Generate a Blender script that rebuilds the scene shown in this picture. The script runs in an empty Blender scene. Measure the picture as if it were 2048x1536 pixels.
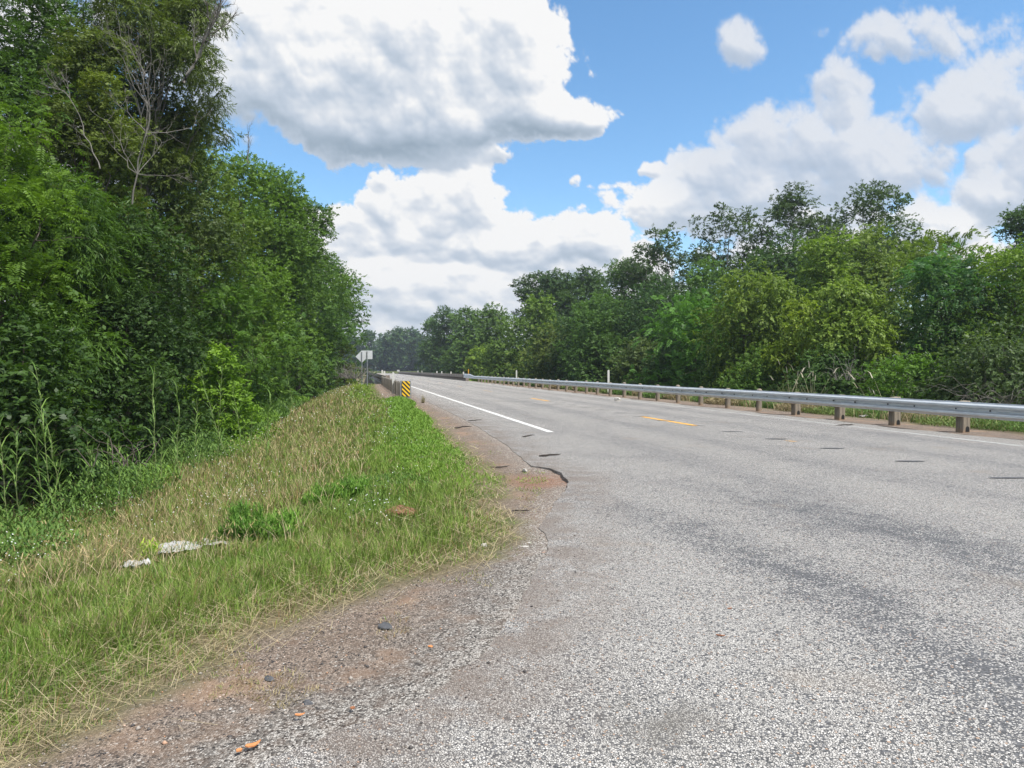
import bpy, math, random, os
import numpy as np
from mathutils import Vector, Matrix, Euler
from mathutils.geometry import delaunay_2d_cdt

R = math.radians
rng = np.random.default_rng(7)
random.seed(7)
scene = bpy.context.scene
COL = scene.collection

# ------------------------------------------------------------------ camera
F = 1400.0            # focal length in pixels of a 2048 px wide picture
CH = 1.27             # camera height
HOR = 739.8
cam_d = bpy.data.cameras.new('camera')
cam_d.sensor_width = 36.0
cam_d.lens = 36.0 * F / 2048
cam_d.clip_end = 9000
cam = bpy.data.objects.new('camera', cam_d)
cam.location = (0, 0, CH)
cam.rotation_euler = (R(90) - math.atan((768 - HOR) / F), 0, 0)
COL.objects.link(cam)
scene.camera = cam

scene.view_settings.view_transform = 'Standard'
scene.view_settings.look = 'None'
scene.view_settings.exposure = 0.38
scene.view_settings.gamma = 1.0
scene.view_settings.use_curve_mapping = False
scene.render.engine = 'CYCLES'
scene.cycles.max_bounces = 7
scene.cycles.diffuse_bounces = 3
scene.cycles.glossy_bounces = 2
scene.cycles.transmission_bounces = 4
scene.cycles.transparent_max_bounces = 4
scene.cycles.caustics_reflective = False
scene.cycles.caustics_refractive = False

# ------------------------------------------------------------------ node helper
class NB:
    def __init__(self, tree):
        self.t = tree; self.n = tree.nodes; self.l = tree.links
    def new(self, typ, **kw):
        n = self.n.new(typ)
        for k, v in kw.items(): setattr(n, k, v)
        return n
    def put(self, sock, v):
        if v is None: return
        if hasattr(v, 'is_output') or isinstance(v, bpy.types.NodeSocket): self.l.new(v, sock)
        else: sock.default_value = v
    def m(self, op, a, b=None, c=None, clamp=False):
        n = self.new('ShaderNodeMath', operation=op); n.use_clamp = clamp
        self.put(n.inputs[0], a); self.put(n.inputs[1], b); self.put(n.inputs[2], c)
        return n.outputs[0]
    def v(self, op, a, b=None, s=None):
        n = self.new('ShaderNodeVectorMath', operation=op)
        self.put(n.inputs[0], a); self.put(n.inputs[1], b)
        if s is not None: self.put(n.inputs['Scale'], s)
        return n.outputs['Value'] if op in ('DOT_PRODUCT', 'LENGTH', 'DISTANCE') else n.outputs[0]
    def mix(self, f, a, b, blend='MIX'):
        n = self.new('ShaderNodeMix', data_type='RGBA', blend_type=blend)
        n.clamp_factor = True
        self.put(n.inputs[0], f)
        for s, v in ((n.inputs[6], a), (n.inputs[7], b)):
            if isinstance(v, (tuple, list)) and len(v) == 3: v = (*v, 1)
            self.put(s, v)
        return n.outputs[2]
    def ss(self, x, lo, hi, a=0.0, b=1.0):
        n = self.new('ShaderNodeMapRange', interpolation_type='SMOOTHSTEP')
        self.put(n.inputs['Value'], x)
        n.inputs['From Min'].default_value = lo; n.inputs['From Max'].default_value = hi
        n.inputs['To Min'].default_value = a; n.inputs['To Max'].default_value = b
        return n.outputs[0]
    def noise(self, vec, scale, detail=4, rough=.55, dist=0.0):
        n = self.new('ShaderNodeTexNoise')
        self.put(n.inputs['Vector'], vec); n.inputs['Scale'].default_value = scale
        n.inputs['Detail'].default_value = detail; n.inputs['Roughness'].default_value = rough
        n.inputs['Distortion'].default_value = dist
        return n.outputs['Fac']
    def vor(self, vec, scale, feature='F1', detail=0.0, rough=.5, rand=1.0):
        n = self.new('ShaderNodeTexVoronoi', feature=feature)
        self.put(n.inputs['Vector'], vec); n.inputs['Scale'].default_value = scale
        if 'Detail' in n.inputs: n.inputs['Detail'].default_value = detail
        if 'Roughness' in n.inputs: n.inputs['Roughness'].default_value = rough
        n.inputs['Randomness'].default_value = rand
        return n

# ------------------------------------------------------------------ sky and clouds
SUN_EL, SUN_AZ = R(60), R(128)          # azimuth clockwise from +Y (over the right shoulder)
world = bpy.data.worlds.new('World'); scene.world = world
world.use_nodes = True
wt = world.node_tree; wt.nodes.clear()


b = NB(wt)
tc = b.new('ShaderNodeTexCoord')
P = tc.outputs['Generated']
sepw = b.new('ShaderNodeSeparateXYZ'); b.put(sepw.inputs[0], P)
qv = b.v('SCALE', P, None, b.m('DIVIDE', 1.0, b.m('ADD', b.m('MAXIMUM', sepw.outputs[2], 0.0), .42)))
n_ = b.noise(qv, 2.2, 4, .6)
cov = b.m('MULTIPLY', b.ss(n_, .38, .54), b.ss(b.m('MAXIMUM', sepw.outputs[2], b.m('MULTIPLY', sepw.outputs[1], -1.0)), .42, .6))  # unseen clouds overhead and behind the view, added for soft ambient light
cov = b.m('MULTIPLY', cov, b.m('MAXIMUM', b.ss(sepw.outputs[1], .45, .2), b.ss(sepw.outputs[2], .5, .62)))
tint = b.mix(b.ss(n_, .5, .8), (7.0, 6.9, 6.8), (4.2, 4.4, 4.8))
sky = b.new('ShaderNodeTexSky', sky_type='NISHITA')
sky.sun_disc = False; sky.sun_elevation = SUN_EL; sky.sun_rotation = SUN_AZ
sky.altitude = 100; sky.air_density = 1.0; sky.dust_density = .35; sky.ozone_density = 2.2
hsv = b.new('ShaderNodeHueSaturation'); hsv.inputs['Saturation'].default_value = 1.16
hsv.inputs['Hue'].default_value = .494; hsv.inputs['Value'].default_value = 1.62
b.put(hsv.inputs['Color'], sky.outputs[0])
bg = b.new('ShaderNodeBackground'); bg.inputs['Strength'].default_value = .10
b.put(bg.inputs['Color'], b.mix(cov, hsv.outputs[0], tint))
wo = b.new('ShaderNodeOutputWorld'); b.put(wo.inputs[0], bg.outputs[0])

sun_d = bpy.data.lights.new('sun', 'SUN')
sun_d.energy = 4.7; sun_d.angle = R(4); sun_d.color = (1.0, .96, .88)
sun = bpy.data.objects.new('sun', sun_d)
sd = Vector((math.sin(SUN_AZ) * math.cos(SUN_EL), math.cos(SUN_AZ) * math.cos(SUN_EL), math.sin(SUN_EL)))
sun.rotation_euler = sd.to_track_quat('Z', 'Y').to_euler()
sun.location = (0, 0, 60)
COL.objects.link(sun)

# ------------------------------------------------------------------ the clouds, computed as a field of density with light from above painted into their colours
CL_X0, CL_X1, CL_Y0, CL_Y1, CL_ST = -900, 2950, -640, 752, 2.2
BLOBS = [  # cx, cy, rx, ry, weight, flat base y (None = round)
    (840, 165, 300, 215, 1.0), (990, 70, 150, 130, .9), (1080, 240, 150, 62, .8), (1170, 240, 60, 40, .6), (620, 60, 230, 130, .8),
    (480, 130, 200, 170, .8), (1050, 140, 90, 110, .7), (820, 255, 270, 85, .9), (455, 270, 100, 50, .45), (540,190,120,90,.6),
    (870, 450, 170, 120, .95), (775, 405, 80, 70, .8), (935, 380, 75, 60, .7), (1180, 480, 95, 70, .95), (1040, 505, 120, 80, .8), (985,400,60,40,.5),
    (690, 490, 120, 90, .85), (720, 600, 230, 120, .8), (920, 600, 300, 110, .85), (1220, 570, 200, 100, .75), (850, 690, 500, 70, .8),
    (1665, 200, 85, 95, .78), (1560, 285, 160, 105, .85), (1425, 345, 105, 70, .8), (1660, 340, 270, 120, .85), (1520, 420, 330, 95, .72),
    (1800, 80, 210, 60, .55), (1950, 225, 180, 85, .8), (2060, 150, 140, 90, .55), (1480, 100, 56, 62, .6), (1300, 343, 38, 22, .6),
    (1220, 385, 60, 34, .36), (1150,365,20,18,.3), (1985, 395, 105, 75, .9), (1870, 455, 110, 65, .85), (2090, 330, 140, 110, .85), (1740, 530, 420, 80, .75),
    (2150, 40, 170, 60, .4), (1830, 385, 70, 30, .34), (1960,330,40,40,.6),
    (-150, 60, 420, 240, .9), (100, 330, 300, 150, .8), (250, -260, 500, 150, .8), (900, -420, 420, 200, .9), (2500, 300, 350, 200, .8), (2650, -150, 300, 200, .6),
    (1750,-420,260,120,.6), (-600, 420, 500, 250, .8), (2500, 620, 700, 140, .8), (-100, 640, 900, 110, .8)]
def perlin(x, y, seed):
    r = np.random.default_rng(seed); n = 256
    perm = r.permutation(n); ang = r.random(n) * 2 * np.pi
    gx, gy = np.cos(ang).astype(np.float32), np.sin(ang).astype(np.float32)
    xi = np.floor(x).astype(np.int32); yi = np.floor(y).astype(np.int32)
    xf = (x - xi).astype(np.float32); yf = (y - yi).astype(np.float32)
    u = xf*xf*xf*(xf*(xf*6-15)+10); v = yf*yf*yf*(yf*(yf*6-15)+10)
    def g(i, j, fx, fy):
        h = perm[(perm[(xi+i) & 255] + yi + j) & 255]
        return gx[h]*fx + gy[h]*fy
    a = g(0,0,xf,yf); b_ = g(1,0,xf-1,yf); c = g(0,1,xf,yf-1); d = g(1,1,xf-1,yf-1)
    return (a+(b_-a)*u) + ((c+(d-c)*u) - (a+(b_-a)*u))*v
def fbm(x, y, seed, octv=6, rough=.5, kind='n'):
    s = 0; amp = 1; tot = 0
    for o in range(octv):
        p = perlin(x*2**o + o*17.3, y*2**o - o*9.1, seed+o)*1.4
        if kind == 'b': p = 1 - 2*np.abs(p)      # billow (puffy): creases where |p| ~ 0 inverted
        elif kind == 'p': p = 2*np.abs(p) - .55
        s = s + amp*p; tot += amp; amp *= rough
    return s/tot
def blur(a, k):
    if k < 1: return a
    for ax in (0, 1):
        for _ in range(2):
            c = np.cumsum(np.pad(a, [(k+1, k) if i == ax else (0, 0) for i in (0, 1)], mode='edge'), axis=ax)
            a = (np.take(c, range(2*k+1, c.shape[ax]), ax) - np.take(c, range(0, c.shape[ax]-2*k-1), ax))/(2*k+1)
    return a
def sst(x, a, b_):
    t = np.clip((x-a)/(b_-a), 0, 1); return t*t*(3-2*t)
def make_clouds():
    xs = np.arange(CL_X0, CL_X1, CL_ST); ys = np.arange(CL_Y0, CL_Y1, CL_ST)
    X, Y = np.meshgrid(xs, ys); X = X.astype(np.float32); Y = Y.astype(np.float32)
    # features shrink towards the horizon
    el = (HOR - Y)/1400
    u = (X-1024)/1400*1.55; v = np.log(np.clip(el, -.02, 2) + .24)*.85
    wx = fbm(X/230, Y/230, 11, 3)*30; wy = fbm(X/230+9, Y/200+3, 23, 3)*26
    wx2 = fbm(X/60, Y/55, 31, 4)*9; wy2 = fbm(X/60+9, Y/55+3, 43, 4)*9
    Xw, Yw = X + wx + wx2, Y + wy + wy2
    acc = np.zeros_like(X) - .6
    base = np.zeros_like(X); wsum = np.zeros_like(X) + 1e-3
    for (cx, cy, rx, ry, w) in BLOBS:
        dx = (Xw-cx)/rx; dy = (Yw-cy)/ry
        r = np.sqrt(dx**2 + np.where(dy > 0, dy*1.1, dy)**2)
        e = w*np.minimum(1.0 - r, .5)*1.5 - (1-w)*.25
        h = np.maximum(.15 - np.abs(acc-e), 0)/.15
        acc = np.maximum(acc, e) + h*h*.035
        g = np.exp(-r*r*1.6)*w
        base += g*dy; wsum += g
    base = base/wsum                        # -1 top of its mass .. +1 its base
    acc = np.clip(acc, -.6, .62)
    n = fbm(u*5.5, v*5.5, 101, 8, .55)
    pf = fbm(u*10, v*10, 201, 6, .55, 'p')
    pf2 = fbm(u*26, v*26, 231, 4, .6, 'p')
    D = acc*.95 + n*.46 + pf*.40 + pf2*.12 + .02
    pos = np.clip(D, 0, None)
    # march towards the light: upwards and a little right
    occ = np.zeros_like(D); st = 7
    sm = np.clip(blur(pos, 2), 0, .9)
    for i in range(1, 30):
        sy = int(round(i*st/CL_ST)); sx = int(round(i*st*.25/CL_ST))
        sh = np.roll(np.roll(sm, sy, 0), -sx, 1); sh[:sy] = 0
        occ += sh*(1 - i/38)
    occ = blur(occ, 2)
    Hh = blur(np.sqrt(pos+.004), 1)
    gy, gx = np.gradient(Hh)
    Hb = blur(np.sqrt(pos+.004), 5); gyb, gxb = np.gradient(Hb)
    Hc = blur(np.sqrt(pos+.004), 13); gyc, gxc = np.gradient(Hc)
    rel = (gy - gx*.35)*2.8 + (gyb - gxb*.35)*6.5 + (gyc - gxc*.35)*9.0
    low = sst(el, .40, .06)            # distant clouds near the horizon are paler
    big = sst(X, 330, 520)*sst(X, 1330, 1180)*sst(Y, 360, 300)
    rt = sst(X, 1250, 1450)*sst(Y, 500, 400)
    body = sst(D, .02, .5)
    lit = 1.04 - (1-np.exp(-occ*.085))*(.34 + .06*big + .14*rt)*(1-.35*low) - sst(base, -.25+.2*big, .85)*(.36+.56*big+.12*rt)*body*(1-.30*low)
    lit = lit + np.clip(rel*1.25, -.30, .26) + (n*.50 + pf*.26)*body
    shelf = fbm(u*3.2, v*7.5, 301, 4, .5)       # the shaded undersides of stacked puffs
    lit = lit - sst(shelf, .02, .42)*.38*sst(Y, 330, 430)*sst(X, 1350, 1200)*body
    alpha = sst(D, -.02, .12 + .13*rt + .05*sst(X, 1300, 1450) + .25*sst(X, 620, 480))
    # thin veils on the right-hand side
    pts = [0, .32, .60, .84, 1.0]
    cols = [(.33,.42,.52), (.45,.54,.65), (.58,.66,.77), (.80,.84,.90), (1.0,1.0,1.0)]
    L = np.clip(lit, 0, 1)
    rgb = np.stack([np.interp(L, pts, [c[i] for c in cols]) for i in range(3)], -1)
    # soften right-hand clouds towards blue-grey (thinner, farther)
    veil = sst(X, 1250, 1420)*sst(Y, 480, 330)
    rgb = rgb*(1-.42*veil[..., None]) + np.array([.50,.60,.77])*.42*veil[..., None]
    alpha = alpha*(1-.18*veil*sst(D, .5, .05))
    # haze towards the horizon, blended into the cloud colours
    hz = sst(el, .16, .0)*.2
    rgb = rgb*(1-hz[..., None]) + np.array([.78,.84,.88])*hz[..., None]
    alpha = np.maximum(alpha, sst(el, .10, -.01)*.75)
    return X, Y, rgb, alpha

def build_sky():
    X, Y, rgb, al = make_clouds()
    ny, nx = X.shape
    d = np.stack([(X-1024)/F, np.ones_like(X), (HOR-Y)/F], -1).reshape(-1, 3).astype(np.float64)
    d /= np.linalg.norm(d, axis=1)[:, None]
    co = d*3500 + np.array([0, 0, CH])
    me = bpy.data.meshes.new('sky')
    i = np.arange((ny-1)*(nx-1)); r_ = i//(nx-1); c_ = i % (nx-1); a_ = r_*nx + c_
    # cells with no cloud at all stay open to the blue sky behind
    af = al.reshape(-1)
    keep = (af[a_] + af[a_+1] + af[a_+nx] + af[a_+nx+1]) > .004
    a_ = a_[keep]
    quads = np.stack([a_, a_+1, a_+nx+1, a_+nx], -1)
    me.vertices.add(len(co)); me.vertices.foreach_set('co', co.astype(np.float32).ravel())
    me.loops.add(quads.size); me.loops.foreach_set('vertex_index', quads.astype(np.int32).ravel())
    me.polygons.add(len(quads)); me.polygons.foreach_set('loop_start', np.arange(0, quads.size, 4, dtype=np.int32))
    at = me.attributes.new('cloud', 'FLOAT_COLOR', 'POINT')
    at.data.foreach_set('color', np.concatenate([rgb.reshape(-1, 3), al.reshape(-1, 1)], 1).astype(np.float32).ravel())
    me.update(); me.validate()
    m = bpy.data.materials.new('cloud'); m.use_nodes = True; m.node_tree.nodes.clear()
    b = NB(m.node_tree)
    a = b.new('ShaderNodeAttribute', attribute_name='cloud')
    em = b.new('ShaderNodeEmission'); b.put(em.inputs[0], a.outputs['Color']); em.inputs[1].default_value = .73
    tr = b.new('ShaderNodeBsdfTransparent'); mx = b.new('ShaderNodeMixShader')
    b.put(mx.inputs[0], a.outputs['Alpha']); b.put(mx.inputs[1], tr.outputs[0]); b.put(mx.inputs[2], em.outputs[0])
    o_ = b.new('ShaderNodeOutputMaterial'); b.put(o_.inputs[0], mx.outputs[0])
    try: m.cycles.emission_sampling = 'NONE'
    except Exception: pass
    me.materials.append(m)
    o = bpy.data.objects.new('sky', me); COL.objects.link(o); o['kind'] = 'structure'
build_sky()

# ------------------------------------------------------------------ road frame: s along the highway, t across it (right positive)
TH = .213
SN, CS = math.sin(TH), math.cos(TH)
def xy(s, t): return (t*CS - s*SN, t*SN + s*CS)
def st(x, y): return (-x*SN + y*CS, x*CS + y*SN)
S_BEND, R_BEND = 232.0, 170.0
def road_xy(s, t):
    """highway coordinates with the bend to the left past the bridge"""
    if s <= S_BEND: return xy(s, t)
    a = min((s - S_BEND)/R_BEND, 1.35); ex = (s - S_BEND) - a*R_BEND
    cx_t = 7.3 - R_BEND
    r = R_BEND + (t - 7.3)
    ls, lt = S_BEND + r*math.sin(a) + ex*math.cos(a), cx_t + r*math.cos(a) - ex*math.sin(a)
    return xy(ls, lt)
def ray(px, py, d):
    """point d metres ahead at the bearing of a picture position"""
    return Vector(((px-1024)/F*d, d, CH + (HOR-py)/F*d))
def gpt(px, py, z=0.0):
    d = (CH - z)*F/(py - HOR); return ((px-1024)/F*d, d)

# grass edge and tarmac edge as seen on the ground (x, y)
G_EDGE = [(-3.2, -6), (-2.5, -2), (-2.05, .8), (-1.75, 1.7)] + [gpt(*p) for p in
         ((30, 1520), (195, 1418), (351, 1365), (440, 1322), (500, 1268), (600, 1235), (700, 1205), (800, 1172), (900, 1140), (990, 1108), (1040, 1080), (1035, 1045),
          (1010, 1000), (1020, 965), (985, 930), (935, 892), (885, 850), (858, 826), (838, 812))]
G_EDGE += [xy(31.5, 1.7), xy(33, 1.0), xy(40, 1.05), xy(50, 1.1), xy(60, 1.2), xy(64, 1.4), xy(240, 1.6)]
A_EDGE = [(-1.6, -6), (-1.1, -2), (-.72, .6), (-.70, 1.5)] + [gpt(*p) for p in
         ((500, 1534), (664, 1468), (781, 1427), (898, 1366), (990, 1295), (1040, 1215), (1082, 1135), (1094, 1095), (1080, 1052), (1106, 1012), (1132, 985), (1136, 962), (1122, 946), (1096, 937),
          (1062, 932), (1040, 912), (1000, 882), (940, 845), (880, 815))] + [xy(31.5, 2.55), xy(34, 2.6), xy(62, 2.55)]
def ragged(poly, step, amp, seed, ymax=1e9):
    r = np.random.default_rng(seed); out = []
    ph = r.random(6)*9
    L = 0
    for (x0, y0), (x1, y1) in zip(poly[:-1], poly[1:]):
        l = math.hypot(x1-x0, y1-y0); stp = step*(1 + max(0, (y0+y1)/2)*.12)
        n = max(1, int(l/stp)); nx_, ny_ = -(y1-y0)/l, (x1-x0)/l
        for i in range(n):
            f = i/n; q = L + f*l
            a = amp*(math.sin(q*1.9+ph[0]) + .8*math.sin(q*4.7+ph[1]) + .6*math.sin(q*11.3+ph[2]) + .5*math.sin(q*23+ph[3]) + r.normal()*.35)*.6
            out.append((x0+(x1-x0)*f + nx_*a, y0+(y1-y0)*f + ny_*a))
        L += l
    out.append(poly[-1]); return out
G_R = ragged(G_EDGE, .06, .05, 3)
A_R = ragged(A_EDGE, .05, .022, 5)
def inside(px, py, poly):
    x0, y0 = np.array(poly).T; x1, y1 = np.roll(x0, -1), np.roll(y0, -1)
    res = np.zeros(px.shape, bool)
    for a, b_, c, d in zip(x0, y0, x1, y1):
        if b_ == d: continue
        m = ((b_ > py) != (d > py)) & (px < (c-a)*(py-b_)/(d-b_) + a)
        res ^= m
    return res
def pdist(px, py, line):
    L = np.array(line); best = np.full(px.shape, 1e9)
    for (a, b_), (c, d) in zip(L[:-1], L[1:]):
        ex, ey = c-a, d-b_; l2 = ex*ex+ey*ey+1e-12
        u = np.clip(((px-a)*ex+(py-b_)*ey)/l2, 0, 1)
        dd = (px-a-u*ex)**2 + (py-b_-u*ey)**2
        best = np.minimum(best, dd)
    return np.sqrt(best)
FARR = [xy(240, 60), (60, -6)]
G_POLY = G_EDGE + FARR
G_RPOLY = G_R + FARR
A_RPOLY = A_R + [xy(62, 60), (60, -6)]
def sd_g(x, y, fine=False):
    """distance outside the bare verge, positive in the grass"""
    x = np.asarray(x, float); y = np.asarray(y, float)
    d = pdist(x, y, G_R if fine else G_EDGE)
    return np.where(inside(x, y, G_RPOLY if fine else G_POLY), -d, d)
def smo(x, a, b_):
    t = np.clip((x-a)/(b_-a), 0, 1); return t*t*(3-2*t)
def ground_z(x, y, dg=None):
    x = np.asarray(x, float); y = np.asarray(y, float)
    s = -x*SN + y*CS; t = x*CS + y*SN
    if dg is None: dg = sd_g(x, y)
    left = -(.95*smo(dg, .1, 6.5) + .05*np.clip(dg-5, 0, 12))
    left = left - .35*smo(s, 20, 60)*smo(dg, 2, 8)
    right = -(1.9*smo(t, 13.3, 19) + .03*np.clip(t-19, 0, 30))
    z = -.026 + np.where(t < 7, left, right)
    creek = smo(s, 64, 84)*(1-smo(s, 205, 226))
    side = np.where(t < 7, smo(t, 2.6, -1.5), smo(t, 11, 15))
    z = z - creek*(1.2 + 3.2*smo(s, 70, 95)*(1-smo(s, 195, 220)))*np.where((s > 66) & (s < 224), 1, side)
    bump = perlin(x*1.3, y*1.3, 5)*.10 + perlin(x*4.1, y*4.1, 6)*.03
    z = z + bump*smo(dg, .05, 1.5)*np.where(t < 7, 1, smo(t, 13, 14))
    # over the far bend keep the land level with the road
    return z

# ------------------------------------------------------------------ materials
MATS = {}
def mat(name):
    m = bpy.data.materials.new(name); m.use_nodes = True; MATS[name] = m
    b = NB(m.node_tree); b.n.clear()
    bs = b.new('ShaderNodeBsdfPrincipled'); o = b.new('ShaderNodeOutputMaterial'); b.put(o.inputs[0], bs.outputs[0])
    tc = b.new('ShaderNodeTexCoord')
    return m, b, bs, tc.outputs['Object'], o
def bump(b, bs, h, dist, strength=1.0):
    n = b.new('ShaderNodeBump'); n.inputs['Strength'].default_value = strength; n.inputs['Distance'].default_value = dist
    b.put(n.inputs['Height'], h); b.put(bs.inputs['Normal'], n.outputs[0])
def attr(b, name, out='Fac'):
    return b.new('ShaderNodeAttribute', attribute_name=name).outputs[out]

# tarmac: chip seal
m, b, bs, P, _ = mat('chip_seal')
dA = attr(b, 'edge'); fl = attr(b, 'flare')
big = b.noise(P, .55, 4, .6); mid = b.noise(P, 3.2, 5, .65); fine = b.noise(P, 22, 3, .6)
tt = b.v('DOT_PRODUCT', P, (CS, SN, 0)); ss_ = b.v('DOT_PRODUCT', P, (-SN, CS, 0))
cmb = b.new('ShaderNodeCombineXYZ'); b.put(cmb.inputs[0], b.m('MULTIPLY', tt, 1.6)); b.put(cmb.inputs[1], b.m('MULTIPLY', ss_, .11))
streak = b.noise(cmb.outputs[0], 1.5, 5, .6)
cmb2 = b.new('ShaderNodeCombineXYZ'); b.put(cmb2.inputs[0], b.m('MULTIPLY', tt, 7.0)); b.put(cmb2.inputs[1], b.m('MULTIPLY', ss_, 1.0))
streak2 = b.noise(cmb2.outputs[0], 1.5, 4, .6)
def band(c, w):
    return b.m('EXPONENT', b.m('MULTIPLY', b.m('POWER', b.m('ABSOLUTE', b.m('DIVIDE', b.m('SUBTRACT', tt, c), w)), 2.0), -1.0))
tracks = None
for c in (4.55, 6.25, 8.45, 10.05):
    t_ = band(c, .45); tracks = t_ if tracks is None else b.m('MAXIMUM', tracks, t_)
tracks = b.m('MULTIPLY', tracks, b.ss(streak, .32, .62, .25, 1))
# turning tracks swept round from the side road
def arc(cx, cy, r, w):
    d = b.v('DISTANCE', P, (cx, cy, 0))
    e = b.m('DIVIDE', b.m('SUBTRACT', d, r), w)
    return b.m('EXPONENT', b.m('MULTIPLY', b.m('MULTIPLY', e, e), -1.0))
turn = b.m('MAXIMUM', b.m('MULTIPLY', arc(-7, 2.5, 8.9, .36), 1.5), b.m('MAXIMUM', b.m('MULTIPLY', arc(-7, 2.5, 10.5, .5), 1.25), b.m('MULTIPLY', arc(-9.2, 1.2, 12.6, .5), .55)))
sepP = b.new('ShaderNodeSeparateXYZ'); b.put(sepP.inputs[0], P)
turn = b.m('MULTIPLY', turn, b.ss(sepP.outputs[1], 9.5, 5.5))
turn = b.m('MULTIPLY', turn, b.ss(b.m('ADD', mid, b.m('MULTIPLY', streak2, .5)), .55, .95, .45, 1.0))
dark = b.m('MAXIMUM', b.m('MULTIPLY', tracks, .55), turn)
dark = b.m('ADD', dark, b.m('MULTIPLY', b.ss(big, .48, .72), .45))
dark = b.m('ADD', dark, b.m('MULTIPLY', b.ss(mid, .50, .72), .32))
dark = b.m('MULTIPLY', dark, b.m('SUBTRACT', 1.0, b.m('MULTIPLY', fl, .55)))
v1 = b.vor(P, 116, 'F1'); v1e = b.vor(P, 116, 'DISTANCE_TO_EDGE')
sepc = b.new('ShaderNodeSeparateColor'); b.put(sepc.inputs[0], v1.outputs['Color'])
rnd, rnd2, rnd3 = sepc.outputs[0], sepc.outputs[1], sepc.outputs[2]
# share of stones still showing pale, less in the dark tracks
spot = b.ss(b.vor(P, 2.3, 'F1').outputs['Distance'], .075, .035)
pale = b.m('SUBTRACT', b.m('SUBTRACT', .84, b.m('MULTIPLY', dark, .52)), b.m('MULTIPLY', spot, .6))
isp = b.m('SUBTRACT', 1.0, b.ss(b.m('SUBTRACT', rnd, pale), -.06, .06))
stone = b.mix(rnd2, (.36, .34, .315), (.64, .61, .57))
stone = b.mix(b.ss(rnd3, .965, .985), stone, (.42, .30, .22))
binder = b.mix(b.ss(rnd3, .2, .9), (.055, .055, .058), (.13, .13, .135))
col = b.mix(isp, binder, stone)
gap = b.ss(v1e.outputs['Distance'], .02, .13)
col = b.mix(gap, (.085, .084, .084), col)
# dirt at the ragged edges
edg = b.m('MULTIPLY', b.ss(dA, .85, .0), b.ss(b.noise(P, 2.4, 5, .7), .33, .62))
col = b.mix(b.m('MULTIPLY', edg, .65), col, (.17, .125, .095))
stain = b.m('MULTIPLY', b.ss(b.noise(P, 1.1, 3, .5), .60, .74), .35)
oil = b.m('MULTIPLY', b.ss(b.v('DISTANCE', P, (*gpt(1330, 1455), 0)), .34, .05), b.ss(b.noise(P, 5, 4, .6), .35, .62))
col = b.mix(b.m('MULTIPLY', oil, .55), col, (.13, .115, .095))
col = b.mix(stain, col, (.30, .24, .18))
hue = b.mix(b.m('MULTIPLY', dark, .5), (1, 1, 1), (.93, .94, .97))
col = b.mix(1.0, col, hue, 'MULTIPLY')
b.put(bs.inputs['Base Color'], col); bs.inputs['Roughness'].default_value = .8
bump(b, bs, b.m('ADD', b.m('MULTIPLY', gap, isp), b.m('MULTIPLY', mid, .6)), .006, .9)

# ground under the verge
m, b, bs, P, _ = mat('verge_ground')
gr = attr(b, 'gravel'); ta = attr(b, 'tarmac')
n1 = b.noise(P, 1.3, 5, .65); n2 = b.noise(P, 9, 5, .7); n3 = b.noise(P, 60, 3, .6)
v1 = b.vor(P, 105, 'F1'); v1e = b.vor(P, 105, 'DISTANCE_TO_EDGE')
sepc = b.new('ShaderNodeSeparateColor'); b.put(sepc.inputs[0], v1.outputs['Color'])
rnd, rnd2, rnd3 = sepc.outputs[0], sepc.outputs[1], sepc.outputs[2]
sepy = b.new('ShaderNodeSeparateXYZ'); b.put(sepy.inputs[0], P)
peb = b.mix(b.m('MAXIMUM', b.ss(ta, .12, .75), b.ss(sepy.outputs[1], 4.2, 6.0)), b.mix(rnd2, (.085, .078, .072), (.40, .37, .335)), b.mix(rnd2, (.13, .098, .075), (.38, .30, .24)))
white = b.ss(b.m('ADD', rnd, b.m('MULTIPLY', b.ss(ta, .40, .0), .36)), .95, .99)
peb = b.mix(white, peb, (.50, .47, .43))
peb = b.mix(b.ss(rnd3, .86, .92), peb, (.045, .042, .042))
peb = b.mix(b.ss(v1e.outputs['Distance'], .10, .015), peb, (.075, .062, .052))
sand = b.mix(n3, (.30, .185, .115), (.44, .295, .20))
sandm = b.m('MULTIPLY', b.ss(b.m('ADD', n1, b.m('MULTIPLY', n2, .35)), .66, .88), b.ss(ta, .05, .5, .10, .62))
gravel = b.mix(sandm, peb, sand)
gravel = b.mix(b.m('MULTIPLY', b.ss(n2, .45, .7), .5), gravel, (.135, .095, .072))
# red gravel in the washed-out notch beside the highway edge
rd = b.ss(b.v('DISTANCE', P, (*gpt(1080, 955), 0)), .80, .25)
rd = b.m('MULTIPLY', rd, b.ss(n2, .3, .55, .4, 1))
gravel = b.mix(b.m('MULTIPLY', rd, b.ss(rnd, .15, .3, .15, .55)), gravel, b.mix(rnd2, (.16, .07, .04), (.42, .20, .11)))
soil = b.mix(n2, (.12, .10, .055), (.22, .18, .11))
soil = b.mix(b.ss(n1, .45, .65), soil, (.10, .12, .045))
col = b.mix(gr, soil, gravel)
b.put(bs.inputs['Base Color'], col); bs.inputs['Roughness'].default_value = .9
bs.inputs['Specular IOR Level'].default_value = .2
bump(b, bs, b.m('ADD', v1e.outputs['Distance'], b.m('MULTIPLY', n2, 1.2)), .012, .8)

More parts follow.
